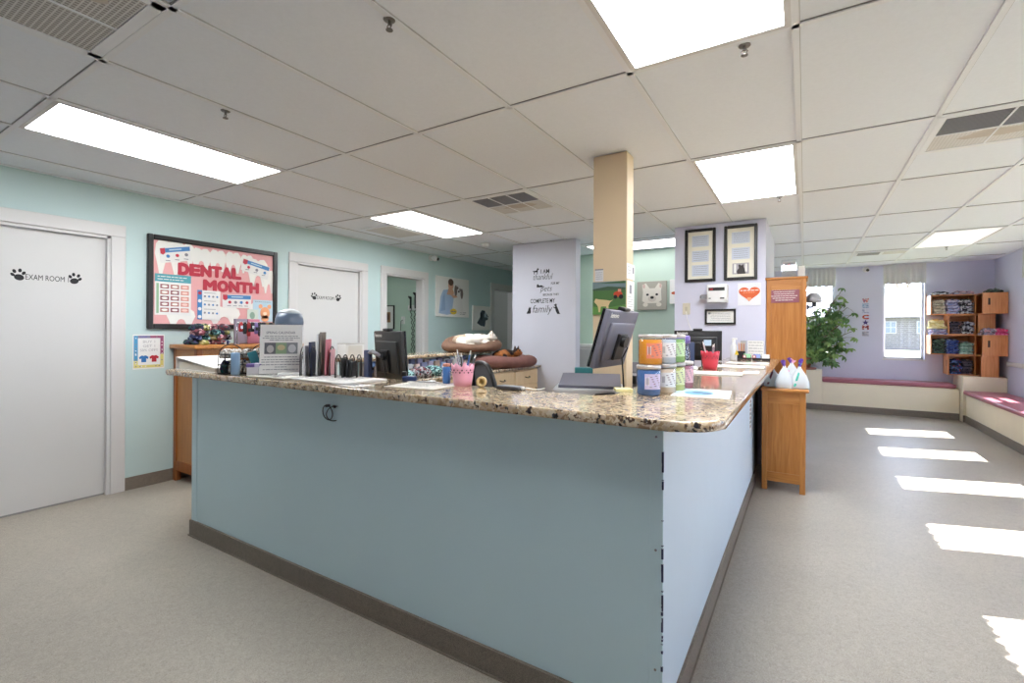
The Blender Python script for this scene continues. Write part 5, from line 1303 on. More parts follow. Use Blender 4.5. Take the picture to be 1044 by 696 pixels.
M['fur_w'] = mat('white_fur', S(232, 226, 214), .95, var=.06, scale=60, bump=.3); M['fur_g'] = mat('tan_grey_fur', S(172, 152, 130), .95, var=.12, scale=50, bump=.3)
M['fur_o'] = mat('rust_fur', S(150, 92, 46), .95, var=.3, scale=40, bump=.3); M['fur_k'] = mat('black_fur', S(44, 34, 30), .95, var=.2, scale=50, bump=.3)
cat('cat', 'white cat with grey patches asleep in the upper brown bed', (UB[0]+.02, UB[1]+.0, UB[2]+.088), math.radians(48), M['fur_w'], M['fur_g'], dict(
    body=[((-.15, 0, .035), (.10, .085, .075)), ((-.06, 0, .045), (.11, .085, .078)), ((.05, 0, .05), (.10, .078, .072)), ((.13, 0, .055), (.07, .062, .058))],
    limbs=[([(.10, -.05, .02), (.15, -.10, .0), (.20, -.11, .0)], [.026, .02, .017]), ([(.11, -.03, .03), (.18, -.07, .02), (.23, -.075, .03)], [.024, .019, .016]), ([(-.16, -.06, .02), (-.10, -.12, -.01), (-.03, -.13, -.005)], [.04, .024, .018]), ([(-.23, .02, .02), (-.29, -.02, .0), (-.27, -.09, -.01), (-.20, -.13, -.005)], [.022, .018, .016, .013])],
    head=(.215, -.02, .085), patch=lambda c: (c.x < -.10 and c.y > -.06) or (c.x > .17 and c.z > .118 and c.y > -.03)))
cat('cat', 'rust and black cat curled in the lower pet bed beside the quote wall', (LB[0]+.0, LB[1]+.06, LB[2]+.082), math.radians(60), M['fur_o'], M['fur_k'], dict(
    body=[((-.09, .03, .04), (.10, .09, .07)), ((.0, .05, .05), (.10, .085, .075)), ((.08, .03, .045), (.085, .075, .065))],
    limbs=[([(.10, -.02, .02), (.08, -.08, .005), (.02, -.09, .005)], [.026, .02, .017]), ([(-.12, -.02, .02), (-.08, -.09, .0), (-.01, -.10, .0)], [.036, .024, .018]), ([(-.16, .05, .02), (-.19, -.03, .01), (-.13, -.11, .005), (-.04, -.13, .005)], [.022, .019, .016, .013])],
    head=(.09, -.05, .09), patch=lambda c: noise.noise(c*13+Vector((3, 1, 0))) > .05 or c.z > .125))
# ================================================================== right wing of the counter
def jar(name, lab, x, y, z, r0, h, fill, lid, labcol, prints, grp=None, turn=0.0):
    """clear jar with coloured wax or treats, foil-coloured lid and a side label"""
    t = thing(name, lab, 'jar', (x, y, z), turn, grp)
    b = MB(); b.lathe([(0, .001), (r0*.92, .001), (r0*.99, .008), (r0*.99, h*.80), (r0*.94, h*.84), (0, h*.84)], fill, n=30); b.build('contents', t)
    b = MB(); b.lathe([(r0*.94, 0), (r0*1.02, .006), (r0*1.02, h*.84), (r0*.95, h*.88), (r0*.95, h*.9)], M['acrylic'], n=30); b.build('glass_wall', t)
    b = MB(); b.lathe([(r0*.99, h*.88), (r0*1.03, h*.885), (r0*1.03, h*.985), (r0*.98, h), (0, h)], lid, n=30); b.build('lid', t)
    b = MB(); a0, a1, n = -1.15, .35, 12; vs = []; fs = []
    for k in range(n+1):
        a = -PI/2+a0+(a1-a0)*k/n+.75
        for zz in (.22*h, .72*h): vs.append((r0*1.03*cos(a), r0*1.03*sin(a), zz))
    for k in range(n): fs.append((2*k, 2*k+2, 2*k+3, 2*k+1))
    b.add(vs, fs, labcol, True); q = b.build('jar_label', t)
    b = MB()
    for k in range(prints):
        a = -PI/2+a0+.5+(a1-a0-.55)*((k*7) % prints)/prints+.75; zz = h*(.28+.40*((k*5) % 11)/11)
        P0 = Vector((r0*1.034*cos(a), r0*1.034*sin(a), zz)); d = Vector((-sin(a), cos(a), 0))
        s_ = (.0045, .0028, .0036)[k % 3]
        b.add([P0-d*s_, P0+d*s_, P0+d*s_+Vector((0, 0, h*.028)), P0-d*s_+Vector((0, 0, h*.028))], [(0, 1, 2, 3)], (M['inkg'], P('label_tint', 166, 96, 120), P('label_slate', 92, 92, 110))[k % 3])
    vs = []
    for a in (-PI/2+a0+.75+.08, -PI/2+a0+.75+.38): vs += [(r0*1.036*cos(a), r0*1.036*sin(a), h*.34), (r0*1.036*cos(a), r0*1.036*sin(a), h*.62)]
    b.add(vs, [(0, 2, 3, 1)], M['paper'])
    for k in range(5):
        a = -PI/2+a0+.75+.12+.05*k; b.add([(r0*1.039*cos(a), r0*1.039*sin(a), h*.37), (r0*1.039*cos(a+.025), r0*1.039*sin(a+.025), h*.37), (r0*1.039*cos(a+.025), r0*1.039*sin(a+.025), h*.59), (r0*1.039*cos(a), r0*1.039*sin(a), h*.59)], [(0, 1, 2, 3)], M['inkg'])
    b.build('label_print', q)
    return t
FOIL = mat('foil_lid', S(206, 200, 196), .3, metal=.6)
wx = lambda n, r, g, b_: mat('wax_'+n, S(r, g, b_), .25, coat=.4)
JH, JR = .122, .047
jz = ZC
jar('candle_jar', 'blue jar, lower of the front stack at the counter corner', -.540, 1.935, jz, JR, JH, wx('blue', 64, 108, 172), FOIL, P('label_lilac', 196, 190, 222), 26, turn=.35)
jar('candle_jar', 'orange jar, on top of the blue jar', -.536, 1.945, jz+JH+.001, JR, JH, wx('orange', 232, 152, 36), FOIL, P('label_coral', 226, 132, 104), 26, turn=.35)
jar('candle_jar', 'cream jar, lower one right behind the blue jar', -.506, 2.05, jz, JR, JH, wx('cream', 226, 204, 178), FOIL, P('label_white', 228, 228, 230), 26, turn=.35)
jar('candle_jar', 'white-labelled jar, upper one right behind the orange jar', -.506, 2.05, jz+JH+.001, JR, JH, wx('ice', 206, 218, 228), FOIL, P('label_white', 228, 228, 230), 26, turn=.35)
jar('candle_jar', 'yellow green jar, lower one under the leaf green jar', -.492, 2.16, jz, JR, JH, wx('lime', 214, 214, 130), FOIL, P('label_lime', 226, 228, 176), 26, turn=.35)
jar('candle_jar', 'leaf green jar, upper one behind the white-labelled jar', -.492, 2.16, jz+JH+.001, JR, JH, wx('green', 150, 196, 116), FOIL, P('label_green', 196, 222, 172), 26, turn=.35)
jar('candle_jar', 'pink and plum jar, single and rearmost of the low jars', -.478, 2.27, jz, JR, JH, wx('plum', 176, 110, 134), FOIL, P('label_rose', 222, 176, 190), 26, turn=.35)
# large clear treat jar with purple lid
t = thing('treat_jar', 'large clear treat jar with a purple lid behind the candle jars', 'jar', (-.548, 2.44, ZC))
b = MB(); b.lathe([(.058, 0), (.066, .01), (.068, .16), (.062, .178), (.06, .2)], M['acrylic'], n=32); b.build('glass_wall', t)
b = MB(); b.lathe([(.066, .2), (.069, .203), (.069, .232), (.062, .238), (0, .239)], P('lid_purple', 112, 92, 176, .35), n=32); b.build('lid', t)
tc = [(176, 136, 92), (196, 168, 132), (120, 140, 90), (206, 176, 120), (150, 110, 80), (214, 200, 180)]
r = random.Random(8)
for k in range(26):
    b = MB(); c = tc[k % 6]; b.box(-.011, .011, -.007, .007, 0, .03, P('treat_%d_%d_%d' % c, *c, .8), bev=.004, seg=1)
    a = k*2.4; q = .012+.030*((k % 6)/6)
    single(b, 'pet_treat', 'bone-shaped or square pet treat inside the purple-lidded jar', 'treat', (-.548+q*cos(a), 2.44+q*sin(a), ZC+.006+.034*(k//8)), a, 'treats in the purple-lidded jar')
b = MB(); vs = []; fs = []
for k in range(9):
    a = -2.4+.12*k; vs += [(.0695*cos(a), .0695*sin(a), .11), (.0695*cos(a), .0695*sin(a), .165)]
for k in range(8): fs.append((2*k, 2*k+2, 2*k+3, 2*k+1))
b.add(vs, fs, P('label_olive', 122, 150, 96), True); b.build('jar_label', t)
def bluefish(b, w, d):
    b.rect(-w*.46, w*.46, -d*.42, d*.42, -.0001, P('flyer_sky', 186, 212, 224), .0003)
    b.ell(-w*.05, -d*.02, w*.26, d*.24, -.0004, P('flyer_teal', 92, 152, 178), .0003); b.ell(-w*.08, d*.05, w*.1, d*.1, -.0007, P('flyer_navy', 60, 100, 140), .0003); b.ell(w*.1, -d*.06, w*.08, d*.1, -.0007, P('flyer_navy', 60, 100, 140), .0003)
    b.scribble(-w*.4, w*.2, d*.33, .008, -.0005, P('flyer_navy', 60, 100, 140), 3)
sheets('paper_flyer', 'pale blue printed flyer flat on the counter before the candle jars', -.365, 2.10, .215, .28, math.radians(4), 1, 'paper', 'flyer', None, ZC, bluefish)
sheets('paper_sheet', 'white form on the side wing in front of the coral pot', -.47, 3.13, .30, .22, math.radians(4), 3)
def grid_form(b, w, d):
    for q in range(4):
        for k in range(3): b.rect(-w*.44+k*w*.3, -w*.2+k*w*.3, d*.26-q*d*.2, d*.4-q*d*.2, -.0001, P('form_grey', 196, 196, 200), .0003)
sheets('paper_sheet', 'wide printed form behind the coral pot', -.42, 3.84, .36, .24, math.radians(3), 2, 'paper', 'papers', None, ZC, grid_form)
sheets('paper_sheet', 'white sheet at the far end of the side wing before the card holders', -.40, 4.35, .30, .22, math.radians(-2), 1)
sheets('paper_sheet', 'small white slip at the outer edge of the side wing beyond the coral pot', -.29, 3.36, .09, .20, math.radians(2), 1)
t = thing('computer_mouse', 'white computer mouse at the foot of the dark monitor', 'mouse', (-.66+.035, 3.30, ZC), .3)
b = MB(); b.sph((0, 0, .014), (.028, .048, .016), M['white'], 18); b.build('mouse_body', t); b = MB(); b.box(-.004, .004, .008, .03, .026, .031, M['grey'], bev=.001); b.build('scroll_wheel', t)
b = MB(); b.box(-.03, .03, -.0015, .0015, 0, .05, P('note_blue', 176, 200, 222)); single(b, 'sticky_note', 'pale blue sticky note on the back of the wide black monitor', 'sticky note', (-.71, 4.345, 1.175), math.radians(10))
# tall bottle with a yellow tag
t = thing('spray_bottle', 'slim clear bottle with a yellow tag right of the dark monitor', 'bottle', (-.55, 4.72, ZC))
b = MB(); b.lathe([(.026, 0), (.028, .01), (.028, .12), (.014, .15), (.011, .16), (0, .16)], P('bottle_pale', 206, 208, 214, .25), n=20); b.build('bottle_body', t)
b = MB(); b.cyl((0, 0, .16), (0, 0, .185), .013, M['white']); b.box(-.012, .03, -.008, .008, .185, .2, M['white'], bev=.003); b.build('bottle_cap', t)
b = MB(); b.prism([(.012, .05), (.046, .05), (.029, .10)], -.031, -.028, P('tag_yellow', 216, 186, 50)); b.tube([(.029, -.0295, .10), (.015, -.016, .155)], .0015, P('tag_yellow', 216, 186, 50), 5); b.build('tag', t)
# pencil cup, brochure holder, card holders at the far end
t = thing('pencil_cup', 'square black pencil cup at the far end of the side wing', 'pencil cup', (-.515, 5.02, ZC))
b = MB(); b.box(-.032, .032, -.032, .032, 0, .004, M['black'])
for s in (-1, 1): b.box(s*.032-.002, s*.032+.002, -.034, .034, 0, .072, M['black']); b.box(-.032, .032, s*.032-.002, s*.032+.002, 0, .072, M['black'])
b.build('cup_wall', t)
for k in range(4):
    b = MB(); b.cyl((0, 0, 0), (0, 0, .14), .004, P('pencil_%d' % (k % 2), *((214, 150, 70), (196, 110, 60))[k % 2]), n=6); b.cyl((0, 0, .14), (0, 0, .155), .004, P('pencil_tip', 226, 196, 150), .001, n=6)
    single(b, 'pencil', 'orange pencil standing in the square black cup', 'pencil', (-.527+.008*k, 5.01+.01*(k % 2), ZC+.005), (.04*(k-1), .06*(k-1.5), 0), 'pencils in the square black cup')
t = thing('brochure_holder', 'clear brochure holder with printed cards beside the tall oak bookcase', 'sign holder', (-.42, 5.10, ZC), 0)
b = MB(); b.box(-.11, .09, -.002, .002, 0, .175, M['acrylic']); b.box(-.11, .09, -.04, .02, 0, .004, M['acrylic']); b.box(-.11, -.06, -.03, -.028, .0, .17, P('holder_grey', 176, 176, 178)); b.build('acrylic_holder', t)
b = MB(); b.rect(-.05, .088, .01, .172, -.004, M['paper']); b.build('printed_card', t)
b = MB(); [b.scribble(-.04, .08, .155-.028*k, .009, -.0049, M['inkg'], k) for k in range(5)]; b.build('print_lines', t)
for k, (x, y, c, lab) in enumerate(((-.455, 4.90, (150, 206, 160), 'card holder filled with pale green cards'), (-.375, 4.90, (130, 150, 206), 'card holder filled with blue cards'), (-.30, 4.86, (230, 228, 230), 'card holder filled with white cards'))):
    t = thing('card_holder', lab+' at the far end of the side wing', 'card holder', (x, y, ZC), .1)
    b = MB(); b.box(-.034, .034, -.02, .03, 0, .006, M['black'] if k < 2 else M['dkgrey']); b.box(-.034, .034, -.022, -.018, 0, .018, M['black']); b.box(-.034, .034, .028, .032, 0, .04, M['black']); b.build('holder_base', t)
    b = MB(); b.M = T(0, .004, .012) @ Rx(-.35); b.box(-.03, .03, -.008, .014, 0, .040, P('card_%d' % k, *c), bev=.001, seg=1, smooth=False); b.build('card_stack', t)
    if k < 2:
        b = MB(); b.cyl((-.022, -.03, .03), (-.022, -.022, .03), .016, P('badge_rose', 176, 60, 84)); b.cyl((-.022, -.031, .03), (-.022, -.030, .03), .010, M['paper']); b.build('round_badge', t)

# ================================================================== oak cabinets at the end of the counter
def panel_cabinet(name, lab, cat_, x0, x1, y0, y1, h, legs, top_over):
    t = thing(name, lab, cat_, (x0, y0, 0)); w, d = x1-x0, y1-y0; p = .04
    b = MB()
    for x in (0, w-p):
        for y in (0, d-p): b.box(x, x+p, y, y+p, 0, h, M['oak'], bev=.003, seg=1, smooth=False)
    b.build('corner_posts', t)
    b = MB(); b.box(p, w-p, .012, .024, legs, h, M['oak']); b.build('side_panel', t)
    b = MB(); b.box(p, w-p, .003, .03, legs, legs+.075, M['oak_h']); b.build('bottom_rail', t)
    b = MB(); b.box(p, w-p, .003, .03, h-.10, h, M['oak_h']); b.build('top_rail', t)
    b = MB(); b.box(p, w-p, d-.024, d-.012, legs, h, M['oak']); b.build('side_panel', t)
    b = MB(); b.box(.005, .018, p, d-p, legs, h, M['oak']); b.build('back_panel', t)
    b = MB(); b.box(-.012 if top_over < .02 else -top_over*.35, w+top_over, -top_over, d+.005, h, h+.022, M['oak_h'], bev=.005, seg=2); b.build('top_board', t)
    return t, w, d, p
t, w, d, p = panel_cabinet('oak_cabinet', 'low honey oak cabinet with paneled side carrying white gift bags', 'cabinet', -.300, .008, 4.43, 5.21, .812, .075, .022)
for z in (.11, .45): b = MB(); b.box(p*.5, w-.012, p, d-p, z, z+.018, M['oak_h']); b.build('shelf', t)
t, w, d, p = panel_cabinet('oak_bookcase', 'tall honey oak bookcase with a burgundy sign on its side', 'bookcase', -.320, .012, 5.235, 5.60, 1.80, .05, .012)
for z in (.08, .42, .76, 1.1, 1.43): b = MB(); b.box(p*.5, w-.01, p, d-p, z, z+.018, M['oak_h']); b.build('shelf', t)
for k in range(10):
    b = MB(); hh = .2+.02*(k % 3); c = ((226, 222, 216), (200, 206, 220), (214, 190, 176), (236, 230, 220), (180, 176, 190))[k % 5]
    b.box(0, .19, -.012, .012, 0, hh, P('booklet_%d' % (k % 5), *c), bev=.002, seg=1, smooth=False)
    single(b, 'booklet', ('upper', 'middle')[k//5]+' shelf pale booklet in the tall oak bookcase, spine toward the benches', 'booklet', (-.185, 5.31+.035*(k % 5), 1.1185-.34*(k//5)), 0, 'booklets in the tall oak bookcase %s shelf' % ('upper', 'middle')[k//5])
s_ = thing('burgundy_sign', 'burgundy sign with white lines of print on the tall oak bookcase side', 'sign', (-.296, 5.2465, 1.577))
b = MB(); b.box(0, .250, -.006, 0, 0, .146, P('sign_burgundy', 142, 84, 98), bev=.001, seg=1, smooth=False); b.build('sign_board', s_)
b = MB()
for k, a in enumerate((.096, .082, .076, .102, .09, .068)): b.scribble(.125-a*1.08, .125+a*1.08, .124-k*.0200, .0072, -.0061, M['paper'], 30+k)
b.build('print_lines', s_)
t = thing('flyer_box', 'clear plastic flyer box with white leaflets on top of the tall bookcase', 'flyer holder', (-.20, 5.36, 1.8225))
b = MB(); b.box(0, .13, -.002, .002, 0, .13, M['acrylic']); b.box(0, .002, 0, .07, 0, .17, M['acrylic']); b.box(.128, .13, 0, .07, 0, .17, M['acrylic']); b.box(0, .13, .068, .07, 0, .19, M['acrylic']); b.box(0, .13, 0, .07, 0, .003, M['acrylic']); b.build('acrylic_box', t)
b = MB(); b.box(.006, .124, .01, .03, .004, .115, P('leaflet_grey', 168, 166, 166)); b.box(.012, .118, .035, .055, .004, .165, P('leaflet_grey', 168, 166, 166)); b.rect(.03, .1, .12, .15, .0345, M['inkg']); b.rect(.058, .072, .130, .144, .0334, P('leaflet_red', 170, 50, 50)); b.build('leaflets', t)
b = MB(); b.box(-.03, .03, -.03, .03, 0, .11, P('box_pale', 214, 212, 210), bev=.003, seg=1, smooth=False); single(b, 'box', 'small pale box on the tall bookcase beside the flyer box', 'box', (-.03, 5.40, 1.8225))

# four white gift bags with tissue
def gift_bag(lab, x, y, rot, w, d, h, trim, tissue, seed):
    t = thing('gift_bag', lab, 'gift bag', (x, y, .8345), rot, 'white gift bags on the low oak cabinet'); r = random.Random(seed); n = 28; b = MB(); vs = []; fs = []
    for i, zf in enumerate((0, .06, .3, .55, .75, .9, 1.0)):
        s = (1.0, 1.03, 1.02, .80, .48, .22, .13)[i]
        for k in range(n):
            a = 2*PI*k/n; sq = 1/max(abs(cos(a)), abs(sin(a)))**.75
            wob = 1+noise.noise(Vector((cos(a)*2, sin(a)*2, zf*3+seed)))*.16*(zf+.15)
            vs.append((w/2*cos(a)*sq*s*wob, d/2*sin(a)*sq*s*wob, h*zf))
    for i in range(6):
        for k in range(n): fs.append((i*n+k, i*n+(k+1) % n, (i+1)*n+(k+1) % n, (i+1)*n+k))
    fs.append(tuple(range(n))[::-1]); b.add(vs, fs, mat('bag_white', S(200, 206, 210), .45, bump=.15, scale=25), True); b.build('bag_body', t)
    if trim:
        m = P('ribbon_%d_%d_%d' % trim, *trim, .4); b = MB()
        for s in (-.75,): b.add([(s*w*.42-.006, -d*.53, .02), (s*w*.42+.010, -d*.53, .02), (s*w*.2+.010, -d*.42, h*.55), (.008, -d*.14, h*.85), (-.006, -d*.14, h*.85), (s*w*.2-.006, -d*.42, h*.55)], [(0, 1, 2, 5), (5, 2, 3, 4)], m)
        b.tube([(0, 0, h), (.012, -.004, h+.022), (-.008, .002, h+.03)], .006, m, 6); b.build('ribbon', t)
    for k, (c, hh, lx) in enumerate(tissue):
        b = MB(); z0 = h*.93; m = P('tissue_%d_%d_%d' % c, *c)
        b.add([(-.008, 0, z0), (.008, .002, z0), (lx+.020, .004, z0+hh), (lx, .0, z0+hh*1.15), (lx-.018, -.003, z0+hh*.9), (.001, -.009, z0), (lx+.004, -.012, z0+hh*.8)], [(0, 1, 2, 3), (0, 3, 4), (5, 1, 2, 6), (0, 5, 6, 4)], m); b.build('tissue_paper', t)
gift_bag('white gift bag nearest the counter, with orange and maroon ribbon', -.232, 4.60, .1, .125, .11, .155, (120, 66, 84), [((226, 158, 60), .03, -.01)], 1)
gift_bag('white gift bag in the middle of the row on the oak cabinet', -.142, 4.50, -.1, .125, .09, .185, None, [((112, 70, 160), .055, -.012)], 2)
gift_bag('white gift bag with a teal ribbon at the outer end of the oak cabinet', -.036, 4.54, .12, .135, .12, .180, (70, 178, 160), [((104, 60, 168), .07, .010)], 3)
gift_bag('white gift bag with pink paper, rearmost on the oak cabinet', -.095, 4.74, -.3, .14, .10, .20, (214, 150, 180), [((112, 66, 160), .05, -.02), ((226, 170, 196), .03, .015)], 4)

# grey dome lamp on a short arm from the bookcase
t = thing('dome_lamp', 'grey dome lamp clamped to the edge of the tall oak bookcase', 'lamp', (.026, 5.40, 1.527))
b = MB(); b.box(-.012, .006, -.02, .02, -.01, .03, M['black'], bev=.003); b.tube([(0, 0, .01), (.03, 0, .01), (.05, 0, .03)], .008, M['black'], 8); b.build('clamp_arm', t)
b = MB(); b.lathe([(.066, .055), (.065, .085), (.055, .118), (.032, .142), (0, .150)], P('dome_grey', 156, 156, 164, .35), c=(.045, 0, 0), n=32); b.lathe([(.063, .056), (.05, .10), (0, .138)], P('dome_in', 60, 60, 64, .5), c=(.045, 0, 0), n=32); b.build('lamp_shade', t)
b = MB(); b.cyl((.05, 0, .015), (.05, 0, .075), .018, M['black']); b.build('lamp_socket', t)

# ================================================================== leafy umbrella plant on the left pedestal
t = thing('umbrella_plant', 'big leafy green umbrella plant in a terracotta pot in front of the far window', 'plant', (-.02, 9.62, .66))
b = MB(); b.lathe([(.0, .012), (.16, .012), (.17, .0), (.19, .0), (.195, .03), (.18, .03), (0, .028)], P('saucer', 150, 84, 74), n=28); b.build('saucer', t)
b = MB(); b.lathe([(.10, .03), (.145, .17), (.152, .17), (.152, .20), (.135, .20), (.132, .17), (0, .165)], P('terracotta', 162, 92, 78), n=28); b.build('pot', t)
b = MB(); b.lathe([(.131, .168), (.06, .178), (0, .18)], mat('soil', S(70, 52, 42), .95, bump=.5, scale=60), n=20); b.build('soil', t)
r = random.Random(14); stems = MB(); leaves = [MB(), MB()]
M['bark2'] = mat('plant_stem', S(112, 98, 72), .8)
M['leaf'] = mat('plant_leaf', S(88, 124, 70), .4, var=.25, scale=9); M['leaf2'] = mat('young_plant_leaf', S(132, 164, 92), .4, var=.2, scale=9)
def leaflet_mesh(L, w): return [(0, 0, 0), (L*.35, w, .006), (L*.75, w*.75, -.004), (L, 0, -.03), (L*.75, -w*.75, -.004), (L*.35, -w, .006), (L*.5, 0, -.006)], [(0, 6, 1), (1, 6, 2), (2, 6, 3), (3, 6, 4), (4, 6, 5), (5, 6, 0)]
def whorl(p, up, s, seed):
    rr = random.Random(seed); n = rr.choice((6, 7, 8)); m = leaves[1] if rr.random() < .25 else leaves[0]
    q = up.to_track_quat('Z', 'Y').to_matrix().to_4x4()
    for k in range(n):
        vs, fs = leaflet_mesh(s*rr.uniform(.8, 1.15), s*.26)
        X = T(*p) @ q @ Rz(2*PI*k/n+rr.uniform(-.2, .2)) @ Ry(rr.uniform(.15, .6))
        m.add(vs, fs, M['leaf2'] if m is leaves[1] else M['leaf'], False, X)
ends = [(e[0]+.10, e[1], e[2]) for e in [(.44, -.10, 1.34), (.38, .06, 1.26), (.50, -.02, 1.15), (.30, -.08, 1.05), (.20, .02, .95), (.02, -.12, 1.0), (-.1, .02, .9), (.56, -.08, .92), (.42, .05, .85), (.12, -.2, .78), (.34, -.16, .7), (.60, -.1, .66), (.05, -.16, .6), (.22, -.24, .5), (.48, -.14, .45), (.56, -.06, .32), (.40, -.2, .25), (.18, -.22, .34), (-.06, -.1, .62), (.30, .05, .55), (.52, .05, 1.05), (.10, .06, .75), (.36, -.12, .42), (.5, -.05, .55), (.28, -.18, .62), (.44, -.1, .78), (.3, .0, .8), (.40, -.2, .12), (.3, -.24, .2)]]
for i, e in enumerate(ends):
    E_ = Vector(e); base = Vector((r.uniform(-.06, .06), r.uniform(-.06, .06), .17)); mid = base.lerp(E_, .5)+Vector((r.uniform(-.06, .06), r.uniform(-.04, .04), .08))
    pts = [base.lerp(mid, k/4)*(1-k/8)+mid.lerp(E_, k/4)*(k/8) if False else ((1-k/6)**2*base+2*(1-k/6)*(k/6)*mid+(k/6)**2*E_) for k in range(7)]
    stems.tube(pts, [.010-.001*k for k in range(7)], M['bark2'], 6)
    for j in range(10):
        f = .40+.60*j/9; c = pts[min(6, int(f*6))]
        off = Vector((r.gauss(0, .07), r.gauss(0, .055), r.gauss(.01, .065))); p_ = c+off
        if p_.z < .05: p_.z = .05+r.random()*.1
        p_.y = min(p_.y, .20)
        stems.tube([c, c.lerp(p_, .6)+Vector((0, 0, .012)), p_], .0028, M['bark2'], 4)
        upv = (off.normalized()*.6+Vector((r.uniform(-.3, .3), -.35, .9))).normalized(); whorl(p_, upv, r.uniform(.07, .105), i*10+j)
stems.build('stems', t); leaves[0].build('leaves', t); leaves[1].build('leaves', t)

# ================================================================== pine crates with folded garments in the far right corner
def crate(lab, x, y, z, rot, w, d, h, grp='stacked pine crates', slot=True):
    """open along local -Y; ends at local x = 0 and x = w"""
    t = thing('wooden_crate', lab, 'crate', (x, y, z), rot, grp)
    for xx in (0, w-.016):
        b = MB(); b.box(xx, xx+.016, 0, d, 0, h, M['pine'], bev=.002, seg=1, smooth=False)
        e = b.build('end_panel', t)
        s = MB(); x_ = xx-.0008 if xx == 0 else xx+.0168
        s.box(min(x_, x_-.0002), max(x_, x_+.0002), d*.26-.012, d*.26+.012, h*.42, h*.42+.095, P('slot_dark', 60, 40, 28))
        if slot: s.build('hand_slot', e)
    for k in range(3):
        b = MB(); z0 = .002+k*(h-.004)/3; b.box(.016, w-.016, d-.012, d, z0+.002, z0+(h-.004)/3-.006, M['pine_h']); b.build('back_slat', t)
    b = MB(); b.box(.016, w-.016, 0, d-.012, 0, .012, M['pine_h']); b.build('bottom_board', t)
    b = MB(); b.box(.016, w-.016, 0, d-.012, h-.012, h, M['pine_h']); b.build('top_board', t)
    return t
CZ = [.6655, .967, 1.268, 1.569]; CH = .299
FYc = 9.53; 
for k, (x0, lab) in enumerate(((1.835, 'lowest pine crate on the far wall, open to the room'), (1.635, 'second pine crate from the bottom on the far wall, shifted left'), (1.835, 'third pine crate from the bottom on the far wall, shifted right'), (1.635, 'top pine crate on the far wall, shifted left'))):
    crate(lab, x0, FYc, CZ[k], 0, 2.145-x0, .30, CH)
for k, lab in enumerate(('lowest pine crate on the right wall, set back from the corner edge', 'second pine crate from the bottom on the right wall, knotty end with dark hand slot', 'third pine crate from the bottom on the right wall, plain board end', 'top pine crate on the right wall, end with dark hand slot')):
    x0 = 2.15; dd = .262 if k in (1, 3) else .185
    crate(lab, x0, 9.84, CZ[k], -PI/2, (.53, .585, .38, .585)[k], dd, CH, 'stacked pine crates', k in (1, 3))
GM = {}
def gm(n, cs, sc=34): GM[n] = patch_mat('garment_'+n, [S(*c) for c in cs], sc, .9)
gm('beige', [(206, 196, 176), (180, 168, 150), (222, 216, 204), (150, 140, 128)]); gm('blue', [(150, 156, 196), (190, 190, 214), (104, 110, 160), (206, 170, 190)]); gm('mono', [(60, 60, 68), (206, 208, 214), (150, 156, 170), (40, 40, 46)])
gm('dark', [(46, 44, 54), (90, 84, 96), (30, 30, 38), (150, 120, 110), (70, 70, 90)]); gm('green', [(44, 56, 52), (80, 100, 84), (34, 36, 40), (120, 130, 120)]); gm('navy', [(46, 58, 116), (70, 90, 150), (30, 36, 70), (150, 160, 190)])
gm('mint', [(150, 190, 176), (190, 214, 206), (110, 150, 140)]); gm('multi', [(50, 60, 130), (40, 40, 60), (90, 110, 160), (60, 70, 140), (180, 84, 76), (30, 32, 54)]); gm('pink', [(226, 90, 140), (236, 130, 170), (214, 70, 120)]); gm('yellow', [(232, 216, 160), (222, 204, 140), (240, 228, 186)], 24); gm('rose', [(196, 150, 160), (150, 150, 170), (220, 200, 204), (110, 100, 120)])
def garment_mesh(seed, w, d, h):
    bm = bmesh.new(); bmesh.ops.create_cube(bm, size=1); bmesh.ops.subdivide_edges(bm, edges=list(bm.edges), cuts=8, use_grid_fill=True)
    for v in bm.verts:
        c = v.co.copy(); r_ = max(abs(c.x), abs(c.y))*2
        n = noise.noise(Vector((c.x*5+seed*3.1, c.y*5, c.z*2))); n2 = noise.noise(Vector((c.x*11, c.y*11+seed, c.z*5)))
        fold = 1+.16*noise.noise(Vector((c.x*2.5, c.y*2.5, seed*1.7+c.z*5)))
        z = (c.z+.5)*h*(1+.35*n)*(1-.45*max(0, r_-.6)/.4)
        v.co = Vector((max(-w*.53, min(w*.53, c.x*w*fold)), c.y*d*fold, max(0, z+(n*.010+n2*.004)*(1 if c.z > -.4 else .5))))
    b = MB(); b.addbm(bm, GM['beige'], True); return b.mesh('folded_garment')
GB = [garment_mesh(k, .152, .22, .048) for k in range(7)]
LAB = {'beige': 'beige', 'blue': 'periwinkle', 'mono': 'black and white', 'dark': 'dark printed', 'green': 'dark green', 'navy': 'navy', 'mint': 'mint', 'multi': 'navy and red', 'pink': 'hot pink', 'yellow': 'pale yellow', 'rose': 'rose'}
gk = 0
def pile(m, x, y, z, n, where, sx=1.0, sz=1.0, rot=0.0):
    global gk
    r = random.Random(gk+77)
    for k in range(n):
        o = bpy.data.objects.new('folded_garment', GB[gk*3 % 7]); C.objects.link(o)
        paint(o, GM[m]); o.location = (x+r.uniform(-.008, .008), y+r.uniform(-.03, .005), z+k*.042*sz); o.rotation_euler = (0, 0, rot+r.uniform(-.1, .1)*(2 if sx > 1 else 1)+(PI if k % 2 else 0)); o.scale = (sx*r.uniform(.94, 1.02), .97, sz)
        tag(o, '%s folded garment in the pile %s' % (LAB[m], where), 'folded garment', '%s garments %s' % (LAB[m], where)); gk += 1
b0 = .0125
yA = 9.645
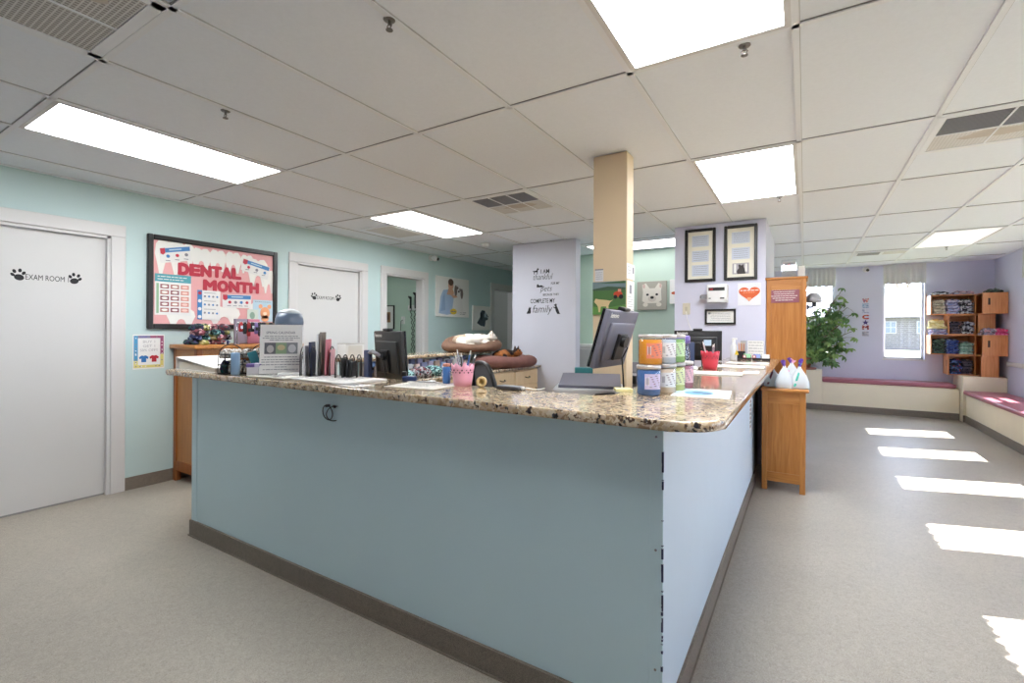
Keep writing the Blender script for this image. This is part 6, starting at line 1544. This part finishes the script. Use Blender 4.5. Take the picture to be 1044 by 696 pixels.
pile('beige', 1.738, yA, CZ[3]+b0, 5, 'at the left of the top crate', .93); pile('blue', 1.892, yA, CZ[3]+b0, 5, 'in the middle of the top crate', .93); pile('mono', 2.043, yA, CZ[3]+b0, 5, 'at the right of the top crate', .93)
pile('mono', 1.745, yA, CZ[3]+CH+.001, 1, 'on top of the crates at the left', 1.3); pile('rose', 2.0, yA, CZ[3]+CH+.001, 1, 'on top of the crates in the middle', 1.5); pile('green', 2.29, 9.42, CZ[3]+CH+.001, 1, 'on top of the crates at the wall', 1.2)
pile('dark', 1.923, yA, CZ[2]+b0, 4, 'in the left half of the third crate', .82); pile('mono', 2.058, yA, CZ[2]+b0, 4, 'in the right half of the third crate', .80)
pile('blue', 1.73, yA, CZ[1]+CH+.001, 2, 'on the left ledge under the yellow pile', 1.18); pile('yellow', 1.72, yA, CZ[1]+CH+.093, 3, 'topmost on the left ledge', 1.15)
pile('rose', 2.23, 9.36, CZ[1]+CH+.001, 2, 'before the third crate on the right', .95); pile('pink', 2.335, 9.36, CZ[1]+CH+.001, 2, 'on the knotty crate by the right wall', .9)
pile('green', 1.738, yA, CZ[1]+b0, 5, 'at the left of the second crate', .93); pile('navy', 1.892, yA, CZ[1]+b0, 5, 'in the middle of the second crate', .93); pile('mint', 2.043, yA, CZ[1]+b0, 4, 'at the right of the second crate', .93)
pile('multi', 1.923, yA, CZ[0]+b0, 5, 'in the left half of the lowest crate', .82); pile('dark', 2.058, yA, CZ[0]+b0, 5, 'in the right half of the lowest crate', .80)
# ================================================================== light, camera, view
w = bpy.data.worlds.new('sky'); bpy.context.scene.world = w; w.use_nodes = True
wt = NT(w); bg = wt.n['Background']
sk = wt.new('ShaderNodeTexSky'); sk.sky_type = 'HOSEK_WILKIE'; sk.turbidity = 3.0; sk.ground_albedo = 0.4
sd = Vector((1.0, 0.325, 1.2)).normalized(); sk.sun_direction = sd
mixb = wt.new('ShaderNodeMixRGB', blend_type='MIX'); mixb.inputs[0].default_value = 0.55; mixb.inputs[2].default_value = (0.70, 0.80, 1.0, 1)
wt.link(sk.outputs[0], mixb.inputs[1]); wt.link(mixb.outputs[0], bg.inputs['Color'])
bg.inputs['Strength'].default_value = 18.5
sl = bpy.data.lights.new('sun', 'SUN'); sl.energy = 44.0; sl.angle = 0.006; sl.color = (1.0, 0.97, 0.93)
so = bpy.data.objects.new('sun', sl); C.objects.link(so); so.rotation_euler = (-sd).to_track_quat('-Z', 'Y').to_euler(); so.location = (8, 4, 9)

cam = bpy.data.cameras.new('camera'); co = bpy.data.objects.new('camera', cam); C.objects.link(co)
cam.sensor_width = 36; cam.sensor_fit = 'HORIZONTAL'; cam.lens = 36*483.6/1044
cam.shift_y = -(348-336.85)/1044; cam.clip_start = 0.05; cam.clip_end = 500
yaw, roll = math.radians(31.69), math.radians(0.279)
fw = Vector((-math.sin(yaw), math.cos(yaw), 0)); ri = Vector((math.cos(yaw), math.sin(yaw), 0)); up = ri.cross(fw)
r2 = ri*math.cos(roll)+up*math.sin(roll); u2 = up*math.cos(roll)-ri*math.sin(roll)
co.matrix_world = Matrix(((r2.x, u2.x, -fw.x, 0), (r2.y, u2.y, -fw.y, 0), (r2.z, u2.z, -fw.z, 1.297), (0, 0, 0, 1)))
sc = bpy.context.scene; sc.camera = co
sc.view_settings.view_transform = 'Standard'; sc.view_settings.look = 'None'; sc.view_settings.gamma = 1.0
sc.view_settings.use_curve_mapping = False; sc.view_settings.exposure = 0.0
cy = sc.cycles
cy.use_denoising = True; cy.max_bounces = 9; cy.diffuse_bounces = 6; cy.glossy_bounces = 4; cy.transparent_max_bounces = 12
cy.sample_clamp_indirect = 6.0; cy.caustics_reflective = False; cy.caustics_refractive = False
